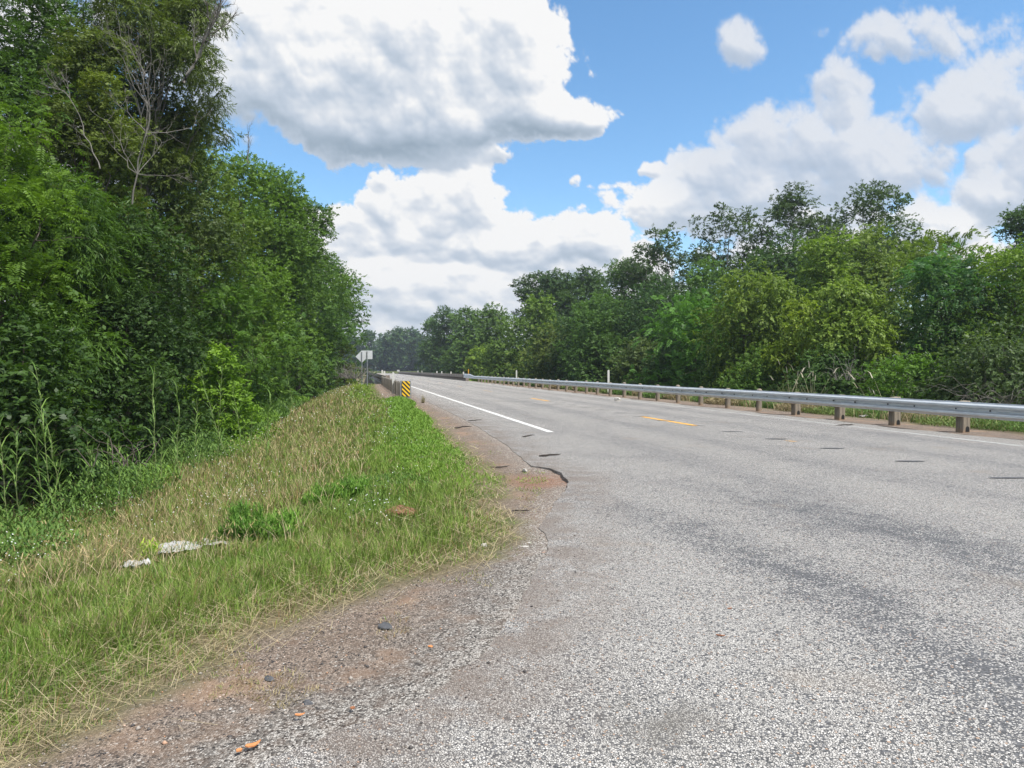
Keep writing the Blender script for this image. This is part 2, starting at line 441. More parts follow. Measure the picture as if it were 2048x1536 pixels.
# paints
def paint(name, c, wear):
    m, b, bs, P, _ = mat(name)
    v = b.vor(P, 116, 'F1'); sp = b.new('ShaderNodeSeparateColor'); b.put(sp.inputs[0], v.outputs['Color'])
    w = b.ss(b.m('ADD', sp.outputs[0], b.m('MULTIPLY', b.noise(P, 4, 5, .7), .8)), wear, wear+.1)
    col = b.mix(w, c, (.16, .16, .165))
    col = b.mix(b.ss(b.noise(P, 9, 3), .4, .7, 0, .35), col, tuple(x*.6 for x in c))
    b.put(bs.inputs['Base Color'], col); bs.inputs['Roughness'].default_value = .7
    bump(b, bs, b.vor(P, 116, 'DISTANCE_TO_EDGE').outputs['Distance'], .004, .6)
    return m
paint('white_paint', (.78, .77, .74), 1.12)
paint('white_paint_worn', (.66, .65, .62), .80)
paint('yellow_paint', (.88, .44, .02), 1.34)
paint('yellow_paint_worn', (.74, .44, .14), .80)
def simple(name, c, rough=.7, metal=0.0, var=.25, scale=6.0, c2=None, bumpd=0.0, stretch=None, spec=.5):
    m, b, bs, P, _ = mat(name)
    vec = P
    if stretch:
        mp = b.new('ShaderNodeMapping'); mp.inputs['Scale'].default_value = stretch; b.put(mp.inputs[0], P); vec = mp.outputs[0]
    n = b.noise(vec, scale, 6, .65)
    c2 = c2 or tuple(x*(1-var*2) for x in c)
    b.put(bs.inputs['Base Color'], b.mix(b.ss(n, .35, .68), c, c2))
    bs.inputs['Roughness'].default_value = rough; bs.inputs['Metallic'].default_value = metal
    bs.inputs['Specular IOR Level'].default_value = spec
    if bumpd: bump(b, bs, n, bumpd, .8)
    return m
simple('tar', (.085, .086, .092), .6, 0, .2, 14, bumpd=.004)
simple('concrete', (.33, .315, .285), .85, 0, .2, 2.5, (.17, .15, .13), .01)
simple('rail_concrete', (.30, .255, .21), .85, 0, .2, 1.3, (.17, .135, .11), .01)
simple('white_plastic', (.62, .62, .59), .4, 0, .04, 5)
simple('yellow_plastic', (.80, .40, .05), .4, 0, .04, 5)
simple('sign_back', (.68, .70, .72), .45, .3, .08, 3)
simple('steel_post', (.34, .36, .38), .5, .6, .1, 8)
simple('black_sheet', (.02, .02, .02), .5)
simple('yellow_sheet', (.90, .58, .02), .4, 0, .03)
simple('plastic_sheet', (.44, .445, .45), .5, 0, .06, 9, (.36, .34, .30))
simple('bark', (.13, .11, .09), .9, 0, .25, 9, (.07, .06, .05), .02, (1, 1, .25), .2)
simple('pale_bark', (.24, .225, .20), .9, 0, .2, 9, (.19, .175, .155), .01, (1, 1, .3), .2)
simple('grey_bark', (.22, .205, .185), .9, 0, .25, 9, (.13, .12, .105), .01, (1, 1, .3), .2)
simple('dark_twig', (.05, .04, .035), .9, 0, .2, 20)
simple('ant_soil', (.27, .13, .07), .95, 0, .2, 45, (.17, .08, .045), .03)
simple('grey_timber', (.20, .185, .16), .9, 0, .2, 7, (.09, .085, .075), .01, (1, 1, .25), .2)
simple('orange_chip', (.62, .25, .09), .7, 0, .15, 30)
simple('stone_pale', (.50, .47, .43), .85, 0, .15, 30)
simple('rust_leaf', (.30, .12, .05), .8, 0, .2, 30)
# timber posts: weathered grey with red soil splashed up the foot
m, b, bs, P, _ = mat('timber')
mp = b.new('ShaderNodeMapping'); mp.inputs['Scale'].default_value = (14, 14, 1.2); b.put(mp.inputs[0], P)
n = b.noise(mp.outputs[0], 2.2, 6, .7)
sp = b.new('ShaderNodeSeparateXYZ'); b.put(sp.inputs[0], P)
col = b.mix(b.ss(n, .35, .7), (.31, .265, .20), (.15, .125, .10))
n2 = b.noise(P, 9, 4)
oi = b.new('ShaderNodeObjectInfo')
splash = b.m('MULTIPLY', b.ss(b.m('ADD', sp.outputs[2], b.m('MULTIPLY', n2, .22)), .24, .08), b.m('MULTIPLY_ADD', oi.outputs['Random'], .5, .4))
col = b.mix(b.m('MULTIPLY', splash, .75), col, (.34, .20, .11))
b.put(bs.inputs['Base Color'], col); bs.inputs['Roughness'].default_value = .88
bump(b, bs, n, .012, .8)
# galvanised beam
m, b, bs, P, _ = mat('galvanised')
mp = b.new('ShaderNodeMapping'); mp.inputs['Scale'].default_value = (1.2, 1.2, 9); mp.inputs['Rotation'].default_value = (0, 0, 0); b.put(mp.inputs[0], P)
n = b.noise(mp.outputs[0], 2.0, 6, .7); n2 = b.noise(P, 40, 3)
col = b.mix(b.ss(n, .35, .7), (.74, .77, .79), (.56, .59, .61))
b.put(bs.inputs['Base Color'], col); bs.inputs['Metallic'].default_value = .6
b.put(bs.inputs['Roughness'], b.ss(n, .3, .7, .40, .58))
bump(b, bs, n2, .001, .4)

# leaves: colour comes from the plant, the tint varies leaf to leaf
def leaf_mat(name, yellow=0.0, gloss=.5):
    m = bpy.data.materials.new(name); m.use_nodes = True; MATS[name] = m
    b = NB(m.node_tree); b.n.clear()
    oi = b.new('ShaderNodeObjectInfo'); t = attr(b, 'tint')
    base = b.mix(1.0, oi.outputs['Color'], (1.46, 1.30, 1.02, 1), 'MULTIPLY')
    dk = b.mix(1.0, base, (.50, .56, .60, 1), 'MULTIPLY')
    lt = b.mix(1.0, base, (1.68, 1.55, 1.25, 1), 'MULTIPLY')
    col = b.mix(t, dk, lt)
    if yellow > 0:
        col = b.mix(b.m('MULTIPLY', b.ss(t, .80, .95), yellow), col, (.36, .36, .05, 1))
    bs = b.new('ShaderNodeBsdfPrincipled'); b.put(bs.inputs['Base Color'], col)
    bs.inputs['Roughness'].default_value = gloss; bs.inputs['Specular IOR Level'].default_value = .22
    tr = b.new('ShaderNodeBsdfTranslucent')
    b.put(tr.inputs['Color'], b.mix(1.0, col, (1.25, 1.35, .55, 1), 'MULTIPLY'))
    mx = b.new('ShaderNodeMixShader'); mx.inputs[0].default_value = .33
    b.put(mx.inputs[1], bs.outputs[0]); b.put(mx.inputs[2], tr.outputs[0])
    o = b.new('ShaderNodeOutputMaterial'); b.put(o.inputs[0], mx.outputs[0])
leaf_mat('leaf'); leaf_mat('leaf_yellow_tips', .85); leaf_mat('leaf_shiny', 0, .45)
m = bpy.data.materials.new('blade'); m.use_nodes = True; MATS['blade'] = m
b = NB(m.node_tree); b.n.clear()
c = attr(b, 'col', 'Color')
bs = b.new('ShaderNodeBsdfPrincipled'); b.put(bs.inputs['Base Color'], c); bs.inputs['Roughness'].default_value = .6; bs.inputs['Specular IOR Level'].default_value = .25
tr = b.new('ShaderNodeBsdfTranslucent'); b.put(tr.inputs['Color'], c)
mx = b.new('ShaderNodeMixShader'); mx.inputs[0].default_value = .3
b.put(mx.inputs[1], bs.outputs[0]); b.put(mx.inputs[2], tr.outputs[0])
o = b.new('ShaderNodeOutputMaterial'); b.put(o.inputs[0], mx.outputs[0])

# ------------------------------------------------------------------ mesh helpers
def raw_mesh(name, co, faces_idx, totals, material, fattr=None, fcol=None, smooth=False, pattr=None):
    me = bpy.data.meshes.new(name)
    co = np.asarray(co, np.float32); idx = np.asarray(faces_idx, np.int32).ravel(); totals = np.asarray(totals, np.int32)
    me.vertices.add(len(co)); me.vertices.foreach_set('co', co.ravel())
    me.loops.add(len(idx)); me.loops.foreach_set('vertex_index', idx)
    starts = np.concatenate([[0], np.cumsum(totals)[:-1]]).astype(np.int32)
    me.polygons.add(len(totals)); me.polygons.foreach_set('loop_start', starts)
    for k, v in (fattr or {}).items():
        a = me.attributes.new(k, 'FLOAT', 'FACE'); a.data.foreach_set('value', np.asarray(v, np.float32))
    for k, v in (pattr or {}).items():
        a = me.attributes.new(k, 'FLOAT', 'POINT'); a.data.foreach_set('value', np.asarray(v, np.float32))
    if fcol is not None:
        a = me.attributes.new('col', 'FLOAT_COLOR', 'FACE')
        a.data.foreach_set('color', np.concatenate([fcol, np.ones((len(fcol), 1))], 1).astype(np.float32).ravel())
    me.update(calc_edges=True)
    if smooth: me.polygons.foreach_set('use_smooth', np.ones(len(totals), bool))
    me.materials.append(MATS[material])
    return me
def link(name, me, parent=None, loc=None, rz=0):
    o = bpy.data.objects.new(name, me); COL.objects.link(o)
    if parent is not None: o.parent = parent
    if loc is not None: o.location = loc
    if rz: o.rotation_euler.z = rz
    return o
def tag(o, label=None, cat=None, group=None, kind=None):
    if label: o['label'] = label
    if cat: o['category'] = cat
    if group: o['group'] = group
    if kind: o['kind'] = kind
    return o
def empty(name, loc, rz=0):
    o = bpy.data.objects.new(name, None); COL.objects.link(o); o.location = loc; o.rotation_euler.z = rz
    o.empty_display_size = .2
    return o
class MB:
    """collects simple solids into one mesh"""
    def __init__(self): self.v = []; self.f = []; self.n = 0
    def add(self, vs, fs):
        self.v += [tuple(p) for p in vs]; self.f += [tuple(i + self.n for i in f) for f in fs]; self.n += len(vs)
    def box(self, c, size, M=None):
        x, y, z = (s/2 for s in size)
        vs = [Vector((sx*x, sy*y, sz*z)) for sz in (-1, 1) for sy in (-1, 1) for sx in (-1, 1)]
        vs = [(M @ p if M is not None else p) + Vector(c) for p in vs]
        self.add(vs, [(0, 2, 3, 1), (4, 5, 7, 6), (0, 1, 5, 4), (2, 6, 7, 3), (0, 4, 6, 2), (1, 3, 7, 5)])
    def tube(self, pts, rad, n=7, cap=True):
        pts = [Vector(p) for p in pts]; base = self.n; vs = []; fs = []
        for i, p in enumerate(pts):
            d = (pts[min(i+1, len(pts)-1)] - pts[max(i-1, 0)]).normalized()
            a = d.cross(Vector((0, 0, 1)) if abs(d.z) < .9 else Vector((1, 0, 0))).normalized(); c = d.cross(a)
            r = rad[i] if hasattr(rad, '__len__') else rad
            vs += [p + (a*math.cos(k*2*math.pi/n) + c*math.sin(k*2*math.pi/n))*r for k in range(n)]
        for i in range(len(pts)-1):
            for k in range(n):
                fs.append((i*n+k, i*n+(k+1) % n, (i+1)*n+(k+1) % n, (i+1)*n+k))
        if cap:
            fs.append(tuple(range(n))[::-1]); fs.append(tuple((len(pts)-1)*n+k for k in range(n)))
        self.add(vs, fs)
    def mesh(self, name, material, smooth=False, bevel=0):
        me = bpy.data.meshes.new(name); me.from_pydata(self.v, [], self.f); me.update()
        if smooth: me.polygons.foreach_set('use_smooth', np.ones(len(me.polygons), bool))
        me.materials.append(MATS[material]); return me

# ------------------------------------------------------------------ ground
def build_ground():
    s_ = np.concatenate([np.arange(-60, -8, 6), np.arange(-8, 16, .10), np.arange(16, 34, .25), np.arange(34, 70, .7), np.arange(70, 240, 3), [250, 270, 300, 350, 420, 520, 700, 1000, 1500]])
    t_ = np.concatenate([[-1500, -900, -400, -200, -120], np.arange(-80, -12, 4), np.arange(-12, -6, .4), np.arange(-6, 4.2, .11), np.arange(4.2, 11, .8), np.arange(11, 20, .25), np.arange(20, 40, 1.5), [45, 60, 90, 150, 300, 700, 1500]])
    S, T = np.meshgrid(s_, t_, indexing='ij')
    x = T*CS - S*SN; y = T*SN + S*CS
    xf, yf = x.ravel(), y.ravel()
    near = (yf > -7) & (yf < 75) & (T.ravel() > -9) & (T.ravel() < 5)
    dg = sd_g(xf, yf)
    dgf = dg.copy(); dgf[near] = sd_g(xf[near], yf[near], True)
    da = np.full(xf.shape, 1.0)
    n2 = near & (np.abs(dg) < 4)
    dd = pdist(xf[n2], yf[n2], A_R); ins = inside(xf[n2], yf[n2], A_RPOLY)
    da[n2] = np.where(ins, 0, np.clip(dd, 0, 1))
    z = ground_z(xf, yf, dg)
    Tf, Sf = T.ravel(), S.ravel()
    grav = smo(-dgf, -.10, .12)
    rg = smo(-(Tf + perlin(xf*1.7, yf*1.7, 3)*.5 - 13.1), -.3, .3)
    grav = np.where(Tf > 6, rg, grav)
    # washed-out notch beside the highway edge
    z = z + .020*smo(-da, -.35, -.02)*(dg < .2)*(Tf < 7)
    gx, gy = gpt(1085, 952)
    z = z - .05*np.exp(-(((xf-gx)/.45)**2 + ((yf-gy)/.7)**2))
    ns, nt = S.shape
    i = np.arange((ns-1)*(nt-1)); a = (i//(nt-1))*nt + i % (nt-1)
    q = np.stack([a, a+nt, a+nt+1, a+1], -1)[:, ::-1]
    me = raw_mesh('ground', np.stack([xf, yf, z], -1), q, np.full(len(q), 4), 'verge_ground', pattr={'gravel': grav, 'tarmac': da}, smooth=True)
    tag(link('ground', me), kind='structure')
build_ground()

def build_road():
    right = [(xy(s, 11.55 + .10*math.sin(s*1.3) + .06*math.sin(s*3.7) + .04*math.sin(s*9.1))) for s in np.arange(62, 9, -.5)]
    out = A_R[:-1] + [xy(62, 2.55)] + right + [xy(8, 12.4), xy(5, 30), xy(-6, 60), (40, -6)]
    outline = []
    for p in out:
        if not outline or math.hypot(p[0]-outline[-1][0], p[1]-outline[-1][1]) > .012: outline.append(p)
    n = len(outline)
    gx, gy = np.meshgrid(np.arange(-4, 45, .4), np.arange(-5.5, 64, .4)); gx = gx.ravel(); gy = gy.ravel()
    s, t = -gx*SN + gy*CS, gx*CS + gy*SN
    ok = inside(gx, gy, outline) & (pdist(gx, gy, A_R) > .12) & ((gy < 20) | ((gy*2.5 % 3) < 1))
    ok &= ~((gx > 12) & ((gx*2.5 % 4) > 1))
    pts = outline + list(zip(gx[ok], gy[ok]))
    r = delaunay_2d_cdt([Vector(p) for p in pts], [], [list(range(n))], 1, 1e-6)
    vs, fs = r[0], r[2]
    co = np.array([(v.x, v.y, 0) for v in vs])
    ex = pdist(co[:, 0], co[:, 1], A_R)
    # side-road flare: outside the line of the highway edge
    S, T = -co[:, 0]*SN + co[:, 1]*CS, co[:, 0]*CS + co[:, 1]*SN
    flare = smo(2.6 - T + (S < 6)*.0, -.35, .5)*smo(S, 8.0, 6.6)
    dA = np.clip(ex, 0, 2)
    # skirt giving the tarmac its thickness along the ragged edge
    vl = [tuple(c) for c in co]; fl = [tuple(f) for f in fs]
    key = {}
    for i, v in enumerate(vl): key.setdefault((round(v[0], 4), round(v[1], 4)), i)
    idx = [key.get((round(p[0], 4), round(p[1], 4))) for p in outline[:len(A_R)-1]]
    idx = [i for i in idx if i is not None]
    low = {}
    for i in idx:
        low[i] = len(vl); vl.append((vl[i][0]-.004, vl[i][1], -.09))
    for i, j in zip(idx[:-1], idx[1:]): fl.append((i, low[i], low[j], j))
    # the highway beyond, over the bridge and round the bend
    ss = list(np.arange(62, 232, 5)) + list(np.arange(232, 620, 6))
    ts = [2.6, 3.8, 5.5, 7.3, 9.1, 10.8, 11.7]
    b0 = len(vl)
    for s in ss:
        for t in ts: vl.append((*road_xy(s, t), 0.0))
    k = len(ts)
    for i in range(len(ss)-1):
        for j in range(k-1): fl.append((b0+i*k+j, b0+i*k+j+1, b0+(i+1)*k+j+1, b0+(i+1)*k+j))
    ext = len(vl) - len(dA)
    me = bpy.data.meshes.new('road'); me.from_pydata(vl, [], fl)
    a = me.attributes.new('edge', 'FLOAT', 'POINT'); a.data.foreach_set('value', np.concatenate([dA, np.full(ext, .0)*0 + np.concatenate([np.zeros(len(low)), np.ones(ext-len(low))])]).astype(np.float32))
    a = me.attributes.new('flare', 'FLOAT', 'POINT'); a.data.foreach_set('value', np.concatenate([flare, np.zeros(ext)]).astype(np.float32))
    me.materials.append(MATS['chip_seal']); me.update(); me.validate()
    tag(link('road', me), kind='structure')
build_road()

def strip(s0, s1, t0, t1, z=.004, step=2.0, wob=0.0):
    n = max(1, int((s1-s0)/step)); v = []; f = []
    for i in range(n+1):
        s = s0 + (s1-s0)*i/n; w0 = random.uniform(-wob, wob); w1 = random.uniform(-wob, wob)
        v += [(*road_xy(s, t0+w0), z), (*road_xy(s, t1+w1), z)]
    for i in range(n): f.append((2*i, 2*i+1, 2*i+3, 2*i+2))
    return v, f
def marking(name, parts, material):
    mb = MB()
    for v, f in parts: mb.add(v, f)
    me = mb.mesh(name, material); o = link(name, me); tag(o, kind='structure')
marking('edge_line', [strip(13.75, 600, 3.72, 3.86, step=1.0, wob=.006)], 'white_paint')
marking('edge_line', [strip(-5, 600, 10.70, 10.81, step=.4, wob=.012)], 'white_paint_worn')
marking('centre_line', [strip(s, s+3.2, 7.38+.02*(s/20), 7.50+.02*(s/20), step=.25, wob=.008) for s in (14.6, 27.4)], 'yellow_paint')
marking('centre_line', [strip(s, s+3.2, 7.42, 7.54, step=.4, wob=.006) for s in [40.0+12.3*i for i in range(30)]] + [strip(11.0, 11.25, 7.42, 7.54, step=.2, wob=.02)], 'yellow_paint_worn')
# short tar-filled grooves along the centre line
gro = []
for i in range(50):
    s = 3.6 + 1.58*i + random.uniform(-.06, .06)
    if s > 82: break
    w = random.uniform(.20, .27); k = random.uniform(.05, .085)
    poly = []
    for j in range(9):
        f = j/8; poly.append((7.44 + (f*2-1)*w, s - k*(1-(2*f-1)**2)**.5*random.uniform(.7, 1) - (f-.5)*.10))
    for j in range(9):
        f = 1-j/8; poly.append((7.44 + (f*2-1)*w, s + k*(1-(2*f-1)**2)**.5*random.uniform(.7, 1) - (f-.5)*.10))
    gro.append(([(*xy(a[1], a[0]), .007) for a in poly], [tuple(range(len(poly)))]))
marking('road_groove', gro, 'tar')

# ------------------------------------------------------------------ guardrails
ROTZ = TH            # local +Y runs along the highway, +X across it to the right
def w_profile(height, waves, depth=.08, n=7):
    """half-outline of a corrugated beam: (across, up) points, face towards -X"""
    pts = []
    for i in range(waves*n*2+1):
        f = i/(waves*n*2)
        w = .5 - .5*math.cos(2*math.pi*waves*f)
        w = smo(w, .12, .88)*1.0
        pts.append((-depth*float(w), -height/2 + height*f))
    return pts
def beam_mesh(name, sec, material, face=-1):
    """sec: list of (s, t, zc, profile) ; profiles share point counts"""
    v = []; f = []; n = len(sec[0][3])
    for s, t, zc, pr in sec:
        for (a, u) in pr: v.append((t - a*face*-1 if face == 1 else t + a, s, zc + u))
        for (a, u) in pr: v.append(((t - a*face*-1 if face == 1 else t + a) + .006, s, zc + u))
    m_ = 2*n
    for i in range(len(sec)-1):
        for k in range(n-1):
            a = i*m_+k; c = (i+1)*m_+k
            f.append((a, c, c+1, a+1)); a += n; c += n
            f.append((a, a+1, c+1, c))
        for k in (0, n-1):
            a = i*m_+k; c = (i+1)*m_+k
            f.append((a, a+n, c+n, c) if k == 0 else (a, c, c+n, a+n))
    me = bpy.data.meshes.new(name); me.from_pydata(v, [], f); me.update()
    me.polygons.foreach_set('use_smooth', np.ones(len(f), bool))
    me.materials.append(MATS[material]); return me
def post_square(h):
    mb = MB(); w = .19; ch = .012
    # breakaway hole low in the face: a separate half-round black plate paints its dark inside
    z0 = -.35
    sec = [(z0, w), (h-.02, w), (h, w-.02)]
    vs = []
    for z, ww in sec:
        a = ww/2; c = ch
        ring = [(-a+c, -a), (a-c, -a), (a, -a+c), (a, a-c), (a-c, a), (-a+c, a), (-a, a-c), (-a, -a+c)]
        vs += [(x, y, z + (x*.10 if z > .1 else 0)) for x, y in ring]
    fs = []
    for i in range(2):
        for k in range(8): fs.append((i*8+k, i*8+(k+1) % 8, (i+1)*8+(k+1) % 8, (i+1)*8+k))
    fs.append(tuple(16+k for k in range(8)))
    mb.add(vs, fs); return mb.mesh('post', 'timber')
def post_round(h):
    mb = MB(); n = 14; r = .088; vs = []; fs = []
    sec = [(-.35, r), (h-.07, r), (h-.045, r*.96), (h-.02, r*.76), (h-.004, r*.42)]
    for z, rr in sec: vs += [(rr*math.cos(k*2*math.pi/n), rr*math.sin(k*2*math.pi/n), z) for k in range(n)]
    for i in range(len(sec)-1):
        for k in range(n): fs.append((i*n+k, i*n+(k+1) % n, (i+1)*n+(k+1) % n, (i+1)*n+k))
    vs.append((0, 0, h)); c = len(vs)-1
    for k in range(n): fs.append(((len(sec)-1)*n+k, (len(sec)-1)*n+(k+1) % n, c))
    mb.add(vs, fs)
    me = mb.mesh('post', 'timber', smooth=True); return me
def hole_mesh():  # flat black plate on the post face, painted shade of the hole
    mb = MB(); vs = [(.045*math.cos(a), -.0985, .03+.055*math.sin(a)) for a in np.linspace(0, math.pi, 10)] + [(-.045, -.0985, -.03), (.045, -.0985, -.03)]
    vs2 = [(x, y+.02, z) for x, y, z in vs]; n = len(vs)
    mb.add(vs+vs2, [tuple(range(n))] + [(i, (i+1) % n, n+(i+1) % n, n+i) for i in range(n)])
    return mb.mesh('bolt_hole_dark', 'black_sheet')
PROF_W = w_profile(.312, 2); PROF_W = PROF_W
def right_guardrail():
    T0 = 12.20; s0 = 12.19; sp = 1.905
    g = empty('guardrail', (*xy(0, 0), 0), ROTZ)
    tag(g, 'long galvanised steel guardrail on timber posts along the right edge of the highway', 'guardrail')
    pr3a = w_profile(.312, 2, n=9); npt = len(pr3a)
    sec = [(s, T0-.26 + .012*math.sin(s*.9) + (.02*math.exp(-((s-17.2)/.5)**2)), .475 + .006*math.sin(s*.37+1), PROF_W) for s in np.arange(-6, 73.6, .47625)]
    link('beam', beam_mesh('beam', sec, 'galvanised'), g)
    pr_w = w_profile(.312, 2, n=9)[:37]; pr_t = w_profile(.50, 3, n=6)[:37]
    secs = [(73.45, T0-.265, .475, pr_w), (74.6, T0-.265, .48, pr_w), (77.2, T0-.265, .56, pr_t), (81.9, T0-.265, .57, pr_t)]
    tag(link('terminal_beam', beam_mesh('terminal_beam', secs, 'galvanised'), g), 'three-wave end piece bolted to the bridge rail')
    for s in np.arange(12.19-7.62*2, 73, 7.62):
        link('lap_joint', beam_mesh('lap_joint', [(s-.17, T0-.266, .475, PROF_W), (s+.17, T0-.266, .475, PROF_W)], 'galvanised'), g)
    blk = MB(); blk.box((0, 0, 0), (.10, .15, .30)); bm_ = blk.mesh('spacer_block', 'timber')
    bolt = MB(); bolt.tube([(-.012, 0, 0), (.012, 0, 0)], .017, 8); bo_ = bolt.mesh('bolt', 'black_sheet')
    hm = hole_mesh()
    ps = [post_square(.645+d) for d in (0, .01, -.008)]; pr = [post_round(.685+d) for d in (0, .02, -.012)]
    for i in range(-6, 33):
        s = s0 + sp*i; sq = i < 4
        p = link('post', (ps if sq else pr)[i % 3], g, (T0 + random.uniform(-.012, .012), s, -.02), random.uniform(-.05, .05))
        p.rotation_euler.x = random.uniform(-.02, .02); p.rotation_euler.y = random.uniform(-.02, .02)
        link('spacer_block', bm_, p, (-.142, 0, .48))
        if sq: link('bolt_hole_dark', hm, p, (0.02, 0, .045))
        if i < 22:
            link('bolt', bo_, g, (T0-.268, s-.9, .475))
            if i < 8: link('bolt', bo_, g, (T0-.268, s-.1, .478))
right_guardrail()
def left_guardrail():
    T0 = 1.86; g = empty('guardrail', (*xy(0, 0), 0), ROTZ)
    tag(g, 'weathered guardrail seen from behind along the left edge, ending at the striped marker', 'guardrail')
    sec = [(s, T0+.26, .475, [(-a, u) for a, u in PROF_W]) for s in np.arange(32.7, 62.2, 1.9)]
    link('beam', beam_mesh('beam', sec, 'galvanised'), g)
    ps = [post_square(.70+d) for d in (0, .015, -.012)]
    for p_ in ps: p_.materials.clear(); p_.materials.append(MATS['grey_timber'])
    blk = MB(); blk.box((0, 0, 0), (.10, .15, .30)); bm_ = blk.mesh('spacer_block', 'grey_timber')
    for i in range(32):
        s = 33.1 + .94*i
        p = link('post', ps[i % 3], g, (T0 + random.uniform(-.02, .02), s, -.02), random.uniform(-.06, .06))
        p.rotation_euler.x = random.uniform(-.025, .025)
        link('spacer_block', bm_, p, (.142, 0, .48))
    mb = MB(); mb.box((T0+.17, 32.62, .37), (.50, .05, .80))
    link('end_plate', mb.mesh('end_plate', 'steel_post'), g)
left_guardrail()

# striped object marker on the end plate
def object_marker():
    w, h = .36, .70
    o = empty('object_marker', (*xy(32.55, 2.04), .03), ROTZ)
    tag(o, 'yellow and black diagonally striped panel on the near end of the left guardrail', 'road sign')
    mb = MB(); mb.box((0, 0, h/2+.02), (w, .012, h))
    link('panel', mb.mesh('panel', 'yellow_sheet'), o)
    mb = MB(); nst = 4.5; per = .20
    # stripes fall from upper left to lower right; clipped to the panel
    for k in range(-3, 8):
        z0 = k*per + .05
        poly = [(-w/2, z0 + w*1.0), (w/2, z0), (w/2, z0 + per*.5), (-w/2, z0 + w*1.0 + per*.5)]
        # clip in z to [0, h]
        def clip(pl, zc, up):
            out = []
            for i in range(len(pl)):
                a, c = pl[i], pl[(i+1) % len(pl)]
                ia = (a[1] <= zc) if up else (a[1] >= zc); ic = (c[1] <= zc) if up else (c[1] >= zc)
                if ia: out.append(a)
                if ia != ic:
                    f = (zc-a[1])/(c[1]-a[1]); out.append((a[0]+(c[0]-a[0])*f, zc))
            return out
        pl = clip(clip(poly, h, True), 0.0, False) if poly else []
        if len(pl) > 2: mb.add([(x, -.009, z+.02) for x, z in pl], [tuple(range(len(pl)))])
    link('stripes', mb.mesh('stripes', 'black_sheet'), o)
object_marker()

# the two signs seen from behind
def rect_sign():
    o = empty('road_sign', (*xy(57.5, .52), float(ground_z(*xy(57.5, .52)))), ROTZ-.02)
    tag(o, 'rectangular grey back of a road sign on a thin post left of the road', 'road sign')
    mb = MB(); mb.box((0, 0, 0), (.80, .008, .68)); link('plate', mb.mesh('plate', 'sign_back'), o, (.02, .05, 2.52))
    mb = MB(); mb.tube([(0, 0, -.3), (0, 0, 2.80)], .04, 8); link('post', mb.mesh('post', 'steel_post'), o)
    mb = MB(); mb.box((0, .02, 2.65), (.10, .05, .04)); mb.box((0, .02, 2.35), (.10, .05, .04)); link('bracket', mb.mesh('bracket', 'steel_post'), o)
    o2 = empty('road_sign', (*xy(65.5, .12), float(ground_z(*xy(65.5, .12)))), ROTZ)
    tag(o2, 'diamond-shaped grey back of a warning sign behind the rectangular one', 'road sign')
    mb = MB(); mb.box((0, 0, 0), (.80, .008, .80), Matrix.Rotation(R(45), 3, 'Y')); link('plate', mb.mesh('plate', 'sign_back'), o2, (0, .05, 2.60))
    mb = MB(); mb.tube([(0, 0, -.3), (0, 0, 3.05)], .04, 8); link('post', mb.mesh('post', 'steel_post'), o2)
rect_sign()

# ------------------------------------------------------------------ bridge
def bridge():
    b_ = empty('bridge', (*xy(0, 0), 0), ROTZ); tag(b_, 'long low concrete bridge carrying the highway over the creek', 'bridge')
    mb = MB(); mb.box((7.2, 146, -.32), (10.6, 172, .60)); mb.box((7.2, 146, -.75), (8.6, 172, .5))
    link('deck', mb.mesh('deck', 'concrete'), b_)
    pm = MB(); pm.box((0, 0, -3.2), (9.5, .8, 5.0)); pme = pm.mesh('pier', 'concrete')
    for k in range(8): link('pier', pme, b_, (7.2, 78+19*k, 0))
    for nm, t, s0, s1, lab in (('left', 2.3, 62.0, 231, 'brown concrete bridge rail on closely set stub posts, left side of the road'),
                               ('right', 12.12, 81.0, 231, 'brown concrete bridge rail on closely set stub posts, right side past the guardrail')):
        g = empty('bridge_railing', (*xy(0, 0), 0), ROTZ); tag(g, lab, 'bridge rail', 'concrete rails of the bridge')
        mb = MB(); mb.box((t, (s0+s1)/2, .57), (.30, s1-s0, .36)); link('beam', mb.mesh('beam', 'rail_concrete'), g)
        mb = MB(); mb.box((t, (s0+s1)/2, .055), (.42, s1-s0, .13)); link('kerb', mb.mesh('kerb', 'rail_concrete'), g)
        mb = MB(); mb.box((0, 0, 0), (.20, .38, .27)); pme = mb.mesh('post', 'rail_concrete')
        n = 98; dz = (s1-s0-1)/n
        for k in range(n): link('post', pme, g, (t, s0+.4+dz*k, .255))
        mb = MB(); mb.box((t, s0-.15, .40), (.36, .5, .80)); link('end_block', mb.mesh('end_block', 'rail_concrete'), g)
bridge()

# ------------------------------------------------------------------ delineator posts
def delineator(s, t, z0, h, material, label, group='white delineator posts along the road', w=.10):
    mb = MB(); hw = w/2
    mb.add([(-hw, -.012, 0), (hw, -.012, 0), (hw, .012, 0), (-hw, .012, 0), (-hw, -.012, h-.05), (hw, -.012, h-.05), (hw, .012, h-.05), (-hw, .012, h-.05),
            (-hw*.5, -.012, h), (hw*.5, -.012, h), (hw*.5, .012, h), (-hw*.5, .012, h)],
           [(0, 1, 5, 4), (1, 2, 6, 5), (2, 3, 7, 6), (3, 0, 4, 7), (4, 5, 9, 8), (5, 6, 10, 9), (6, 7, 11, 10), (7, 4, 8, 11), (8, 9, 10, 11)])
    o = link('delineator_post', mb.mesh('delineator_post', material), None, (*road_xy(s, t), z0), ROTZ)
    tag(o, label, 'delineator post', group)
def s_at(px, t):
    k = (px-1024)/F
    return (t*CS - k*t*SN)/(k*CS + SN)
